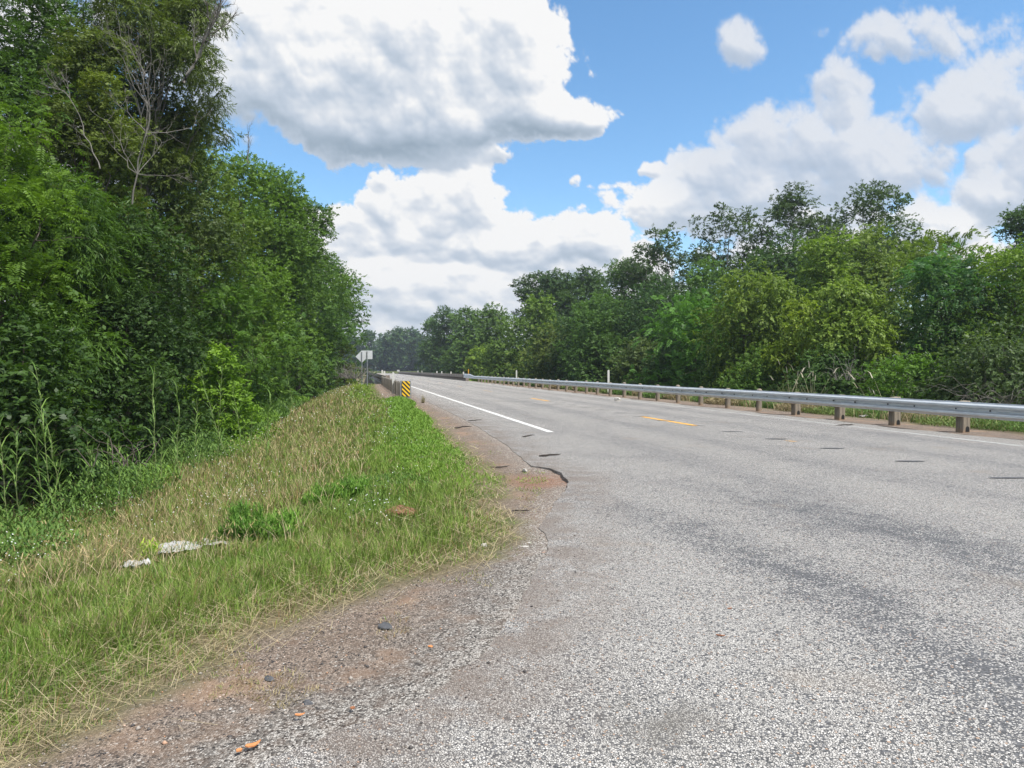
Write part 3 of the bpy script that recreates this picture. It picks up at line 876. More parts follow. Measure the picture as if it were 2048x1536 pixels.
for px, t, z0, h, m_, lab in (
        (1217, 13.0, -.05, 1.32, 'white_plastic', 'tall white delineator post behind the right guardrail, nearest the camera'),
        (1033, 13.0, -.05, 1.30, 'white_plastic', 'white delineator post behind the middle of the right guardrail'),
        (937, 13.0, -.05, 1.42, 'yellow_plastic', 'orange-yellow delineator post at the bridge end of the right guardrail'),
        (927, 12.12, .75, .30, 'white_plastic', 'white stub delineator at the near end of the right bridge rail'),
        (902, 12.12, .75, .30, 'white_plastic', 'second white stub delineator along the right bridge rail'),
        (883.6, 12.12, .75, .32, 'white_plastic', 'third white stub delineator along the right bridge rail'),
        (874, 12.12, .75, .34, 'white_plastic', 'fourth white stub delineator along the right bridge rail'),
        (844, 12.12, .75, .38, 'white_plastic', 'fifth white stub delineator along the right bridge rail'),
        (836, 12.12, .75, .38, 'white_plastic', 'sixth white stub delineator, farthest along the right bridge rail'),
        (786.5, 1.75, -.03, 1.18, 'white_plastic', 'tall white delineator post behind the left guardrail, nearest the striped marker'),
        (769, 2.25, .75, .42, 'white_plastic', 'white delineator post on the left bridge rail, middle of three'),
        (764.5, 2.25, .75, .52, 'white_plastic', 'white delineator post on the left bridge rail, farthest of three')):
    ww = .11 if px in (1217, 1033, 937) else .12 if px < 800 and px > 780 else .16
    delineator(s_at(px, t), t, z0, h, m_, lab, w=ww)
for k, (px, lab) in enumerate(((790, 'first'), (793.7, 'middle'), (798, 'last'))):
    delineator(236+6*k, 12.6+.4*k, 0, 1.3, 'white_plastic', f'far white delineator beyond the bridge, {lab} of the three by the bend', w=.22)

# ------------------------------------------------------------------ trees and shrubs
def norm(v): return v/(np.linalg.norm(v, axis=-1, keepdims=True)+1e-9)
def tube_np(pts, rad, n=6):
    pts = np.asarray(pts, float); m_ = len(pts)
    d = norm(np.gradient(pts, axis=0)); ref = np.where(np.abs(d[:, 2:3]) < .9, [[0, 0, 1.]], [[1., 0, 0]])
    a = norm(np.cross(d, ref)); c = np.cross(d, a)
    k = np.arange(n)*2*np.pi/n
    v = pts[:, None] + (a[:, None]*np.cos(k)[None, :, None] + c[:, None]*np.sin(k)[None, :, None])*np.asarray(rad)[:, None, None]
    i = np.arange((m_-1)*n); r_ = i//n; q = i % n
    f = np.stack([r_*n+q, r_*n+(q+1) % n, (r_+1)*n+(q+1) % n, (r_+1)*n+q], -1)
    return v.reshape(-1, 3), f
def tubes_mesh(name, tubes, material, n=6):
    V = []; Fq = []; o = 0
    for pts, rad in tubes:
        v, f = tube_np(pts, rad, n); V.append(v); Fq.append(f+o); o += len(v)
    V = np.concatenate(V); Fq = np.concatenate(Fq)
    return raw_mesh(name, V, Fq, np.full(len(Fq), 4), material, smooth=True)
def bend_path(a, c, n, wob, sag=0.0, rg=rng):
    a = np.asarray(a, float); c = np.asarray(c, float); f = np.linspace(0, 1, n)[:, None]
    p = a + (c-a)*f
    L = np.linalg.norm(c-a)
    w = np.cumsum(rg.normal(0, 1, (n, 3)), 0); w -= w[0]; w = w - w[-1]*f
    p = p + w*wob*L/n**.5
    p[:, 2] += sag*L*4*(f*(1-f))[:, 0]
    return p

def profile_r(shape, h):
    if shape == 'round': return np.sqrt(np.clip(1-(2*h-1)**2, .02, 1))**.8
    if shape == 'shrub': return np.clip(1-h**2.0, .02, 1)**.6*(.85+.15*np.clip(h*4, 0, 1))
    if shape == 'cone': return np.clip(1-h, .03, 1)**.65*np.clip(.45+h*2.5, 0, 1)
    if shape == 'spread': return np.clip(.55+.9*h-1.15*np.clip(h-.6, 0, 1)*2.1*h, .12, 1)
    if shape == 'column': return np.clip(1-h**3, .05, 1)**.7*.9
    return np.ones_like(h)

def crown_leaves(H, W, Dp, hb, shape, npuff, nleaf, leaf, ratio, kind, droop, rg, pr=.17, flat=.75):
    hh = rg.random(npuff*6); keep = rg.random(npuff*6) < profile_r(shape, hh)**1.2 + .12
    hh = hh[keep][:npuff]; n = len(hh)
    hh[:max(2, n//14)] = rg.uniform(.88, 1.0, max(2, n//14))
    ang = rg.random(n)*2*np.pi; rr = profile_r(shape, hh)*rg.random(n)**.38
    rp = pr*W*rg.uniform(.62, 1.35, n)
    cr = np.clip(rr*W/2 - rp*.7, 0, None)
    c = np.stack([np.cos(ang)*cr, np.sin(ang)*cr*Dp/W, hb*H + hh*(H*(1-hb)) - rp*flat*.8*hh], -1)
    c[:, 2] = np.maximum(c[:, 2], rp*.35)
    K = {'leaf': 8, 'pinnate': 15, 'willow': 9, 'clump': 6}[kind]
    ns = max(10, nleaf//K)
    w = rp**2/np.sum(rp**2); cnt = np.maximum(1, (w*ns).astype(int)); pid = np.repeat(np.arange(n), cnt); S = len(pid)
    v = norm(rg.normal(0, 1, (S, 3)) + np.array([0, 0, .35]))
    # each puff is itself made of smaller rounded sprays, with hollows between them
    NS = 16
    sub = norm(rg.normal(0, 1, (n, NS, 3)) + np.array([0, 0, .25])); sr = rg.uniform(.24, .46, (n, NS)); sdist = rg.uniform(.62, .92, (n, NS))
    sid = rg.integers(0, NS, S); sdv = sub[pid, sid]; v2 = v
    inner = rg.random(S) < .22
    off = sdv*sdist[pid, sid][:, None] + v2*(sr[pid, sid]*np.where(rg.random(S) < .25, rg.uniform(.4, .9, S), rg.uniform(.88, 1.06, S)))[:, None]*np.array([1, 1, .8])
    off = np.where(inner[:, None], v*rg.uniform(.3, .75, S)[:, None], off)
    P0 = c[pid] + off*rp[pid][:, None]*np.array([1, 1, flat])
    v = norm(v2*.6 + sdv*.5)
    tsub = rg.random((n, NS))[pid, sid]
    tintp = rg.random(n)[pid]*.34 + tsub*.26 + rg.random(S)*.12
    up = np.array([0, 0, 1.])
    if kind == 'willow': ax = norm(v*.55 + rg.normal(0, .35, (S, 3)) + up*(-.30+.25*rg.normal(0, 1, (S, 1))))
    else: ax = norm(v*.6 + rg.normal(0, .5, (S, 3)) + up*(.22-droop))
    sd_ = norm(np.cross(ax, up + rg.normal(0, .35, (S, 3))))
    sl = leaf*{'leaf': 1.9, 'pinnate': 3.4, 'willow': 2.2, 'clump': 2.0}[kind]*rg.uniform(.7, 1.25, S)
    k = np.arange(K); fpos = (k+.6)/K
    sgn = np.where(k % 2 == 0, 1., -1.); sgn = np.where(k == K-1, 0, sgn)
    pos = P0[:, None] + ax[:, None]*(fpos[None, :, None]*sl[:, None, None])
    pos[..., 2] -= (fpos**2)[None]*sl[:, None]*(.28 + droop)*.9
    jit = rg.normal(0, 1, (S, K, 3))
    if kind == 'pinnate':
        ld = ax[:, None]*.35 + sd_[:, None]*sgn[None, :, None] + jit*.10; ld[..., 2] -= .22
        nn = norm(np.cross(sd_, ax)); nn = np.where(nn[:, 2:3] < 0, -nn, nn)[:, None] + jit*.16
        L = leaf*(1-.35*np.abs(fpos-.45)*2)[None]*rg.uniform(.85, 1.15, (S, K))
    elif kind == 'willow':
        ld = ax[:, None]*.75 + sd_[:, None]*sgn[None, :, None]*.5 + jit*.22; ld[..., 2] -= .25
        nn = v[:, None]*.95 + jit*.34 + up*.4; L = leaf*rg.uniform(.7, 1.3, (S, K))
    elif kind == 'clump':
        ld = ax[:, None]*.4 + jit*.8; nn = v[:, None]*.5 + jit*.45 + up*.6; L = leaf*rg.uniform(.6, 1.3, (S, K))
    else:
        ld = ax[:, None]*.55 + sd_[:, None]*sgn[None, :, None]*.85 + jit*.25; ld[..., 2] -= .12+droop*.4
        nn = v[:, None]*.95 + jit*.24 + up*.5; L = leaf*rg.uniform(.65, 1.25, (S, K))
    ld = norm(ld); nn = norm(nn - ld*np.sum(nn*ld, -1, keepdims=True)); sdv = np.cross(nn, ld)
    tint = np.clip(tintp[:, None] + rg.random((S, K))*.24, 0, 1)
    L_ = L[..., None]; wv = ratio*.5*L_*rg.uniform(.8, 1.2, (S, K, 1))
    v0 = pos; v2 = pos + ld*L_ - nn*L_*.10; mid = pos + ld*L_*.42
    v1 = mid + sdv*wv + nn*wv*.35; v3 = mid - sdv*wv + nn*wv*.35
    V = np.stack([v0, v1, v2, v3], 2).reshape(-1, 3)
    return V, tint.ravel(), c, rp

LEAF_TOTAL = [0]
def tree(name, label, cat, px, d, top, wpx, color, shape='round', kind='leaf', leaf=.10, ratio=.5, hb=.12, npuff=34, droop=0.0,
         cov=3.4, mt='leaf', bark='bark', group=None, pr=.17, depth=None, limbs=12, nleaf=None, seed=None, flat=.75, z0=None, trunk_r=None, limb_reach=.85):
    if 'oak' not in name:
        npuff = int(npuff*.58); pr = pr*1.34
    rg = np.random.default_rng(seed if seed is not None else int(px*7+d*131+top*3) % 99991)
    x = (px-1024)/F*d; y = d
    zb = float(ground_z(x, y)) if z0 is None else z0
    H = CH + (HOR-top)/F*d - zb; W = wpx/F*d; Dp = depth or W
    pxr = F/2/d*1.0
    leaf = max(leaf*.9, 2.1/pxr)
    if leaf*pxr < 3.4: ratio = max(ratio, .62)
    area = (W*pxr)*(H*(1-hb)*pxr)*.72
    la = (leaf*pxr)**2*ratio*.5
    n = nleaf or int(min(110000, max(1500, cov*1.3*area/la)))
    LEAF_TOTAL[0] += n
    V, tint, c, rp = crown_leaves(H, W, Dp, hb, shape, npuff, n, leaf, ratio, kind, droop, rg, pr, flat)
    q = np.arange(len(V)).reshape(-1, 4)
    o = empty(name, (x, y, zb)); tag(o, label, cat, group)
    small = name in ('shrub', 'bush', 'bramble')
    cr = link('foliage' if small else 'crown', raw_mesh('foliage' if small else 'crown', V, q, np.full(len(q), 4), mt, fattr={'tint': tint}), o)
    cr.color = (*color, 1)
    # trunk and limbs
    tr = trunk_r or max(.035, H*.014)
    top_t = np.array([rg.normal(0, .04)*W, rg.normal(0, .04)*W, H*.82])
    tp = bend_path((0, 0, -.3), top_t, 9, .035, rg=rg)
    tubes = [(tp, tr*(1-np.linspace(0, 1, 9)*.86)*np.array([1.35]+[1]*8))]
    order = np.argsort(-rp)[:limbs]
    for i in order:
        tgt = c[i]; hz = tgt[2]; f = np.clip((hz/H-.28*rg.random()-.12)/.82, .08, .92)
        j = f*8; a = tp[int(j)] + (tp[min(int(j)+1, 8)]-tp[int(j)])*(j-int(j))
        end = a + (tgt-a)*limb_reach
        p = bend_path(a, end, 6, .07, .05, rg=rg)
        r0 = tr*(1-f*.8)*.55
        tubes.append((p, r0*(1-np.linspace(0, 1, 6)*.8)))
        for _ in range(3):
            e = tgt + norm(rg.normal(0, 1, 3)+np.array([0, 0, .4]))*rp[i]*.85
            q0 = p[rg.integers(3, 6)]
            tubes.append((bend_path(q0, e, 4, .08, rg=rg), r0*.35*(1-np.linspace(0, 1, 4)*.8)))
    link('stems' if small else 'trunk', tubes_mesh('stems' if small else 'trunk', tubes, bark, 5 if d > 30 else 7), o)
    return o

LG = 'trees and shrubs crowding the left verge'
RG = 'trees and shrubs behind the right guardrail'
BG = 'distant trees across the bend in the road'
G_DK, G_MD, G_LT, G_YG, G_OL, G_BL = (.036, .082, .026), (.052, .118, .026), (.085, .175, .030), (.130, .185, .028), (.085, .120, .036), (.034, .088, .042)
# left wall, near to far
L = [
 dict(name='shrub', label='broad-leaved dark shrub at the bottom left edge, behind the leafy reeds', cat='shrub', px=40, d=9.6, top=610, wpx=470, color=G_DK, shape='shrub', leaf=.11, ratio=.55, hb=.0, npuff=40, mt='leaf_shiny'),
 dict(name='tree', label='feathery compound-leaved tree leaning in from the left edge of the picture', cat='tree', px=-10, d=10.8, top=215, wpx=430, color=G_LT, shape='round', kind='pinnate', leaf=.11, ratio=.38, hb=.2, npuff=30, droop=.15),
 dict(name='tree', label='long-leaved willow-like tree at far left, halfway up the green wall', cat='tree', px=110, d=12.0, top=330, wpx=400, color=(.060,.135,.030), shape='round', kind='willow', leaf=.15, ratio=.16, hb=.15, npuff=34, droop=.2),
 dict(name='tree', label='tall dark tree filling the top left corner, sky showing through its crown', cat='tree', px=60, d=16.5, top=-40, wpx=520, color=G_MD, shape='round', leaf=.11, ratio=.38, hb=.2, npuff=44, bark='grey_bark', pr=.14),
 dict(name='vine_covered_tree', label='tree at the upper left draped in yellow-green flowering vine', cat='tree', px=195, d=15.5, top=50, wpx=260, color=(.085,.135,.032), shape='round', leaf=.10, ratio=.4, hb=.35, npuff=28, pr=.17, mt='leaf_yellow_tips'),
 dict(name='willow_tree', label='tallest willow of the left wall, its bare dark limbs reaching over the sky', cat='tree', px=305, d=18.5, top=-230, wpx=310, color=(.070,.115,.034), shape='round', kind='willow', leaf=.12, ratio=.24, hb=.30, npuff=44, droop=.0, bark='grey_bark', pr=.16, cov=4.6, limbs=13, trunk_r=.13, limb_reach=.95),
 dict(name='tree', label='dark privet-like tree with yellow tips below the bare dead sapling', cat='tree', px=215, d=13.6, top=375, wpx=420, color=G_DK, shape='round', leaf=.085, ratio=.45, hb=.06, npuff=46, mt='leaf_yellow_tips'),
 dict(name='tree', label='grey-green thicket tree behind the bare dead sapling', cat='tree', px=280, d=19.0, top=120, wpx=380, color=(.048,.085,.034), shape='round', leaf=.10, ratio=.42, hb=.1, npuff=44),
 dict(name='willow_tree', label='olive-green willow whose rounded top shoulders against the sky right of the tallest tree', cat='tree', px=395, d=22.5, top=250, wpx=330, color=(.072,.130,.030), shape='round', kind='leaf', leaf=.11, ratio=.34, hb=.1, npuff=44, bark='grey_bark'),
 dict(name='tree', label='bright green tree with a thin dead twig on top, midway down the left skyline', cat='tree', px=480, d=27, top=298, wpx=300, color=(.070,.145,.028), shape='round', leaf=.12, ratio=.48, hb=.1, npuff=50),
 dict(name='tree', label='glossy mid-green tree where the left skyline steps down above the road', cat='tree', px=545, d=34, top=322, wpx=275, color=(.062,.130,.028), shape='round', leaf=.14, ratio=.5, hb=.1, npuff=50, mt='leaf_shiny'),
 dict(name='tree', label='rounded tree overhanging the verge just left of the lower white cloud', cat='tree', px=592, d=43, top=392, wpx=262, color=(.058,.122,.028), shape='round', leaf=.15, ratio=.55, hb=.08, npuff=44),
 dict(name='tree', label='tree with drooping sprays on the left, second from the road signs', cat='tree', px=614, d=56, top=478, wpx=215, color=(.052,.118,.030), shape='round', leaf=.2, ratio=.5, hb=.14, npuff=44, droop=.1),
 dict(name='tree', label='dark tree with long arching branch tips standing nearest the two road signs', cat='tree', px=648, d=71, top=515, wpx=225, color=(.044,.102,.030), shape='round', leaf=.2, ratio=.5, hb=.24, npuff=44, droop=.05),
 dict(name='tree', label='shadowed tree hanging over the left bridge rail behind the road signs', cat='tree', px=680, d=88, top=596, wpx=125, color=(.038,.088,.030), shape='round', leaf=.25, ratio=.55, hb=.04, npuff=30),
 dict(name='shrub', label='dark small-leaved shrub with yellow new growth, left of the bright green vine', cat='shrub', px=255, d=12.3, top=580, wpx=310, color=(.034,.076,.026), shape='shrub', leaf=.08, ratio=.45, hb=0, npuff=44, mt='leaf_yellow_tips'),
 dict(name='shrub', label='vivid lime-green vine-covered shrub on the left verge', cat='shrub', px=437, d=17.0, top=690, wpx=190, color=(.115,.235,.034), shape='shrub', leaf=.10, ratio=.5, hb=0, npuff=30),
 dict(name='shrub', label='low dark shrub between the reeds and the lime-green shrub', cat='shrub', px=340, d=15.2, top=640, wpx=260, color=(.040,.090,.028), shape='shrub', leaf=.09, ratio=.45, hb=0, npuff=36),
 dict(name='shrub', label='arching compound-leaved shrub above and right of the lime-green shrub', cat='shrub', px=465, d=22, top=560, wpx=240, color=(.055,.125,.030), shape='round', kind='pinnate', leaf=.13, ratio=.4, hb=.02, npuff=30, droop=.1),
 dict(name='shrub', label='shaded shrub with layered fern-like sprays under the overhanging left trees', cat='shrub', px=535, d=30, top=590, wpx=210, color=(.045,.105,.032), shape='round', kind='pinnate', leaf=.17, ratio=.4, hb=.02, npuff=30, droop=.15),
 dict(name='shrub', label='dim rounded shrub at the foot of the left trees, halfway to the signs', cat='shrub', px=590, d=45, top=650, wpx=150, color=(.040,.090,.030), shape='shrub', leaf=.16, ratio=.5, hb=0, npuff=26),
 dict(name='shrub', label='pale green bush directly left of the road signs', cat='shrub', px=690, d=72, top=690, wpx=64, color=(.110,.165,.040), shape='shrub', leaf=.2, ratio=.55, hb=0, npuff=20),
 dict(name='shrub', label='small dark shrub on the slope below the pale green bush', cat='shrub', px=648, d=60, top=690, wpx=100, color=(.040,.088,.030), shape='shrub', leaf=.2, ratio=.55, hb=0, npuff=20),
]
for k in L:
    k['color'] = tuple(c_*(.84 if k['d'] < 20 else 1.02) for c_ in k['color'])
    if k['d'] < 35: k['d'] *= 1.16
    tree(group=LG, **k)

Rr = [
 dict(name='shrub', label='twiggy grey-green shrub at the right edge above a tangle of dead branches', cat='shrub', px=1990, d=21.5, top=635, wpx=300, color=(.045,.082,.040), shape='shrub', kind='willow', leaf=.10, ratio=.22, hb=0, npuff=40, bark='pale_bark', limbs=24, limb_reach=1.05),
 dict(name='bramble', label='fresh green bramble mound behind the square guardrail posts', cat='bush', px=1815, d=24, top=695, wpx=210, color=(.060,.135,.026), shape='shrub', leaf=.10, ratio=.55, hb=0, npuff=34),
 dict(name='shrub', label='dark tangled shrub in the shade left of the fresh green bramble', cat='shrub', px=1660, d=28.5, top=690, wpx=210, color=(.040,.090,.030), shape='shrub', leaf=.11, ratio=.5, hb=0, npuff=36),
 dict(name='shrub', label='bushy mid-green shrub behind the round guardrail posts, below the olive willow', cat='shrub', px=1545, d=33, top=690, wpx=210, color=(.052,.112,.028), shape='shrub', leaf=.12, ratio=.5, hb=0, npuff=36),
 dict(name='willow_tree', label='golden-green small willow standing out in the middle of the right-hand thicket', cat='tree', px=1700, d=29.5, top=552, wpx=165, color=(.100,.170,.042), shape='spread', kind='willow', leaf=.13, ratio=.2, hb=.3, npuff=26, bark='pale_bark'),
 dict(name='willow_tree', label='low golden-green willow just left of the brighter golden one', cat='tree', px=1596, d=32, top=590, wpx=100, color=(.120,.190,.030), shape='round', kind='willow', leaf=.13, ratio=.2, hb=.35, npuff=18),
 dict(name='willow_tree', label='broad olive-green willow with a double rounded top', cat='tree', px=1510, d=36, top=522, wpx=210, color=(.085,.145,.034), shape='round', kind='willow', leaf=.15, ratio=.2, hb=.08, npuff=44),
 dict(name='poplar_tree', label='slender pale lime tree rising behind the golden-green willow', cat='tree', px=1652, d=36, top=463, wpx=120, color=(.100,.175,.040), shape='cone', leaf=.13, ratio=.6, hb=.1, npuff=34),
 dict(name='tree', label='round-topped green tree right of the slender pale lime tree', cat='tree', px=1736, d=38, top=455, wpx=130, color=(.090,.150,.038), shape='round', leaf=.13, ratio=.5, hb=.15, npuff=34),
 dict(name='mimosa_tree', label='ferny blue-green mimosa with layered fan-like foliage', cat='tree', px=1885, d=29, top=500, wpx=190, color=(.045,.120,.050), shape='spread', kind='pinnate', leaf=.14, ratio=.28, hb=.2, npuff=34, droop=.2, flat=.5),
 dict(name='tree', label='yellow-green tree with upright feathery tips behind the mimosa', cat='tree', px=1860, d=40, top=458, wpx=230, color=(.085,.145,.030), shape='round', kind='pinnate', leaf=.18, ratio=.4, hb=.1, npuff=44),
 dict(name='tree', label='leafy yellow-green tree at the right edge of the picture', cat='tree', px=2030, d=27.5, top=478, wpx=190, color=(.085,.160,.026), shape='round', leaf=.13, ratio=.5, hb=.08, npuff=40),
 dict(name='tree', label='dark treetop peeping in at the right edge above the yellow-green tree', cat='tree', px=2062, d=44, top=405, wpx=150, color=G_DK, shape='round', leaf=.15, ratio=.5, hb=.1, npuff=34),
 dict(name='oak_tree', label='tallest oak of the right-hand wood with a broad dark crown', cat='tree', px=1732, d=54, top=362, wpx=190, color=(.036,.072,.028), shape='round', leaf=.18, ratio=.55, hb=.35, npuff=44, cov=2.1, pr=.13, bark='grey_bark', limbs=24, trunk_r=.22),
 dict(name='oak_tree', label='oak with a loose crown showing sky, second from the tallest oak', cat='tree', px=1590, d=56, top=372, wpx=150, color=(.036,.070,.030), shape='round', leaf=.17, ratio=.55, hb=.4, npuff=36, cov=1.7, pr=.14, bark='grey_bark', limbs=24, trunk_r=.2),
 dict(name='oak_tree', label='spreading oak with a visible forked trunk against the cloud', cat='tree', px=1452, d=59, top=413, wpx=165, color=(.034,.068,.028), shape='spread', leaf=.17, ratio=.55, hb=.42, npuff=34, cov=1.6, pr=.13, bark='grey_bark', limbs=26, trunk_r=.22),
 dict(name='oak_tree', label='smaller ragged oak at the left end of the high oak row', cat='tree', px=1325, d=67, top=458, wpx=135, color=(.034,.068,.028), shape='spread', leaf=.17, ratio=.55, hb=.4, npuff=28, cov=1.7, pr=.14, bark='grey_bark', limbs=22),
 dict(name='tree', label='dark full tree in front of the two loose-crowned oaks', cat='tree', px=1560, d=50, top=465, wpx=210, color=(.036,.080,.032), shape='round', leaf=.16, ratio=.5, hb=.05, npuff=48),
 dict(name='tree', label='dusky tree below the tallest oak, behind the slender pale lime tree', cat='tree', px=1660, d=47, top=480, wpx=170, color=(.036,.078,.032), shape='round', leaf=.16, ratio=.5, hb=.05, npuff=40),
 dict(name='tree', label='arching bright-edged tree in the centre of the right wood, behind the rail', cat='tree', px=1385, d=42, top=590, wpx=230, color=(.050,.130,.034), shape='round', kind='pinnate', leaf=.20, ratio=.42, hb=.02, npuff=40, droop=.15),
 dict(name='tree', label='mid-green tree under the spreading oak', cat='tree', px=1420, d=50, top=515, wpx=150, color=(.052,.115,.030), shape='round', leaf=.17, ratio=.5, hb=.05, npuff=36),
 dict(name='tree', label='big dark-green tree under the smaller ragged oak', cat='tree', px=1310, d=60, top=555, wpx=190, color=(.036,.085,.036), shape='round', leaf=.19, ratio=.5, hb=.04, npuff=48),
 dict(name='tree', label='tree with a bushy top between the ragged oak and the dark oak row', cat='tree', px=1262, d=70, top=508, wpx=120, color=(.048,.105,.030), shape='round', leaf=.2, ratio=.5, hb=.05, npuff=36),
 dict(name='oak_tree', label='dark flat-topped oak in the middle of the right skyline', cat='tree', px=1175, d=82, top=538, wpx=150, color=(.034,.072,.030), shape='round', leaf=.22, ratio=.55, hb=.1, npuff=44),
 dict(name='oak_tree', label='loose dark oak at the left end of the flat-topped row, sky behind its twigs', cat='tree', px=1072, d=94, top=542, wpx=100, color=(.032,.064,.030), shape='spread', leaf=.22, ratio=.55, hb=.3, npuff=30, cov=1.9, pr=.14, limbs=22),
 dict(name='tree', label='dark tree joining the flat-topped oak to the loose oak', cat='tree', px=1120, d=88, top=545, wpx=110, color=(.034,.074,.030), shape='round', leaf=.22, ratio=.55, hb=.05, npuff=34),
 dict(name='tree', label='full green tree below the flat-topped oak', cat='tree', px=1205, d=64, top=585, wpx=150, color=(.050,.110,.034), shape='round', leaf=.19, ratio=.5, hb=.03, npuff=44),
 dict(name='tree', label='light green tree with a pointed top below the loose dark oak', cat='tree', px=1078, d=76, top=590, wpx=110, color=(.075,.140,.036), shape='cone', leaf=.2, ratio=.55, hb=.02, npuff=40),
 dict(name='tree', label='pale olive tree standing behind the middle of the right guardrail', cat='tree', px=1110, d=70, top=645, wpx=130, color=(.085,.130,.042), shape='round', leaf=.19, ratio=.55, hb=.0, npuff=36),
 dict(name='tree', label='deep green tree right of the pale olive tree, above the tall white delineator', cat='tree', px=1190, d=57, top=628, wpx=130, color=(.044,.098,.032), shape='round', leaf=.18, ratio=.5, hb=.0, npuff=36),
 dict(name='shrub', label='grey-green thicket right of the tall white delineator', cat='shrub', px=1275, d=49, top=680, wpx=130, color=(.052,.088,.038), shape='shrub', leaf=.16, ratio=.45, hb=0, npuff=30),
 dict(name='tree', label='light green tree left of the pale olive tree, behind the guardrail', cat='tree', px=1030, d=84, top=625, wpx=110, color=(.062,.120,.034), shape='round', leaf=.22, ratio=.55, hb=.0, npuff=36),
 dict(name='tree', label='green tree with a knobbly top above the guardrail terminal', cat='tree', px=985, d=102, top=612, wpx=95, color=(.052,.105,.034), shape='round', leaf=.24, ratio=.55, hb=.0, npuff=34),
 dict(name='tree', label='round tree above the first stub delineators of the bridge', cat='tree', px=938, d=118, top=618, wpx=90, color=(.048,.100,.034), shape='round', leaf=.26, ratio=.55, hb=.0, npuff=34),
 dict(name='tree', label='dark tree at the left end of the right-hand wood', cat='tree', px=895, d=142, top=618, wpx=80, color=(.036,.078,.032), shape='round', leaf=.3, ratio=.55, hb=.0, npuff=34),
 dict(name='tree', label='last slim tree of the right-hand wood beside the far backdrop', cat='tree', px=867, d=172, top=640, wpx=52, color=(.045,.095,.036), shape='round', leaf=.35, ratio=.55, hb=.0, npuff=26),
 dict(name='bush', label='bright green bush beside the yellow delineator', cat='bush', px=963, d=93, top=694, wpx=92, color=(.095,.165,.038), shape='shrub', leaf=.2, ratio=.6, hb=0, npuff=26),
 dict(name='bush', label='mid-green bush behind the first stub delineators', cat='bush', px=912, d=124, top=688, wpx=70, color=(.060,.115,.036), shape='shrub', leaf=.26, ratio=.6, hb=0, npuff=22),
 dict(name='shrub', label='low shrub at the foot of the arching bright-edged tree', cat='shrub', px=1450, d=38.5, top=690, wpx=150, color=(.046,.100,.030), shape='shrub', leaf=.13, ratio=.5, hb=0, npuff=28),
 dict(name='shrub', label='dark low shrub between the deep green tree and the arching tree', cat='shrub', px=1330, d=45, top=700, wpx=130, color=(.036,.080,.032), shape='shrub', leaf=.15, ratio=.5, hb=0, npuff=26),
]
for k in Rr:
    k['color'] = tuple(c_*1.18 for c_ in k['color'])
    k['wpx'] *= 1.28; k['npuff'] = int(k['npuff']*1.35); k.setdefault('pr', .19); k['cov'] = k.get('cov', 3.4)*1.5
    tree(group=RG, **k)
far = [(705, 300, 668, 60, 'leftmost, half hidden by the left trees'), (738, 296, 664, 56, 'behind the two road signs'), (768, 305, 668, 46, 'lower one right of the signs'),
       (797, 300, 653, 58, 'tallest of them, in the middle'), (826, 306, 657, 44, 'just right of the tallest'), (850, 300, 672, 50, 'rightmost, beside the right-hand wood')]
for i, (px, d, top, w, lab) in enumerate(far):  # distance haze is put into these bluish leaf colours
    tree('tree', 'hazy blue-green tree beyond the bend, ' + lab, 'tree', px, d, top, w, ((.036,.085,.048), (.042,.092,.045))[i % 2], 'round', leaf=.5, ratio=.7, hb=.0, npuff=90, group=BG, z0=0, limbs=4, cov=8, pr=.15)
print('LEAVES', LEAF_TOTAL)

# ------------------------------------------------------------------ woods behind the named trees, one mass on each side
def woods(name, label, pts, H, n, col, seed, leaf=.5):
    rg = np.random.default_rng(seed); pts = np.array(pts)
    seg = np.minimum((rg.random(90)**1.4*(len(pts)-1)).astype(int), len(pts)-2); f = rg.random(90)[:, None]
    c = pts[seg]*(1-f) + pts[seg+1]*f + rg.normal(0, 1.5, (90, 2))
    zb = ground_z(c[:, 0], c[:, 1]); hs = H*rg.uniform(.7, 1.0, 90)*np.clip(.5 + np.hypot(c[:, 0], c[:, 1])/110, .5, 1)
    pid = rg.integers(0, 90, n); v = norm(rg.normal(0, 1, (n, 3)))
    hz = rg.random(n)
    P = np.stack([c[pid, 0] + v[:, 0]*(3.4*(1.05-hz*.5)), c[pid, 1] + v[:, 1]*(3.4*(1.05-hz*.5)), zb[pid] + hz*hs[pid] + v[:, 2]*.8], -1)
    P += np.sin(P[:, [1, 2, 0]]*1.7)*.5
    up = np.array([0, 0, 1.]); ld = norm(rg.normal(0, 1, (n, 3)) + v*.5); nn = v*.5 + up*.6 + rg.normal(0, .4, (n, 3)); nn = norm(nn - ld*np.sum(nn*ld, -1, keepdims=True))
    sv = np.cross(nn, ld); L_ = (np.clip(np.hypot(P[:, 0], P[:, 1])*.0034, .08, 1.3)*rg.uniform(.7, 1.4, n))[:, None]
    V = np.stack([P, P+ld*L_*.45+sv*L_*.3, P+ld*L_, P+ld*L_*.45-sv*L_*.3], 1).reshape(-1, 3)
    q = np.arange(len(V)).reshape(-1, 4)
    tint = rg.random(90)[pid]*.5 + rg.random(n)*.4
    o = link(name, raw_mesh(name, V, q, np.full(n, 4), 'leaf', fattr={'tint': tint})); o.color = (*col, 1)
    tag(o, label, 'woods', kind='stuff')
woods('woods', 'dense dark woodland massed behind the trees of the left verge', [xy(5, -11), xy(20, -10.5), xy(40, -10), xy(70, -9.5), xy(110, -9), xy(190, -9)], 7.5, 220000, (.040, .088, .030), 1, .30)
woods('woods', 'dense dark woodland massed behind the trees right of the highway', [xy(8, 27), xy(25, 25), xy(45, 23.5), xy(70, 22), xy(100, 21), xy(200, 20)], 9.5, 260000, (.036, .080, .032), 2, .34)
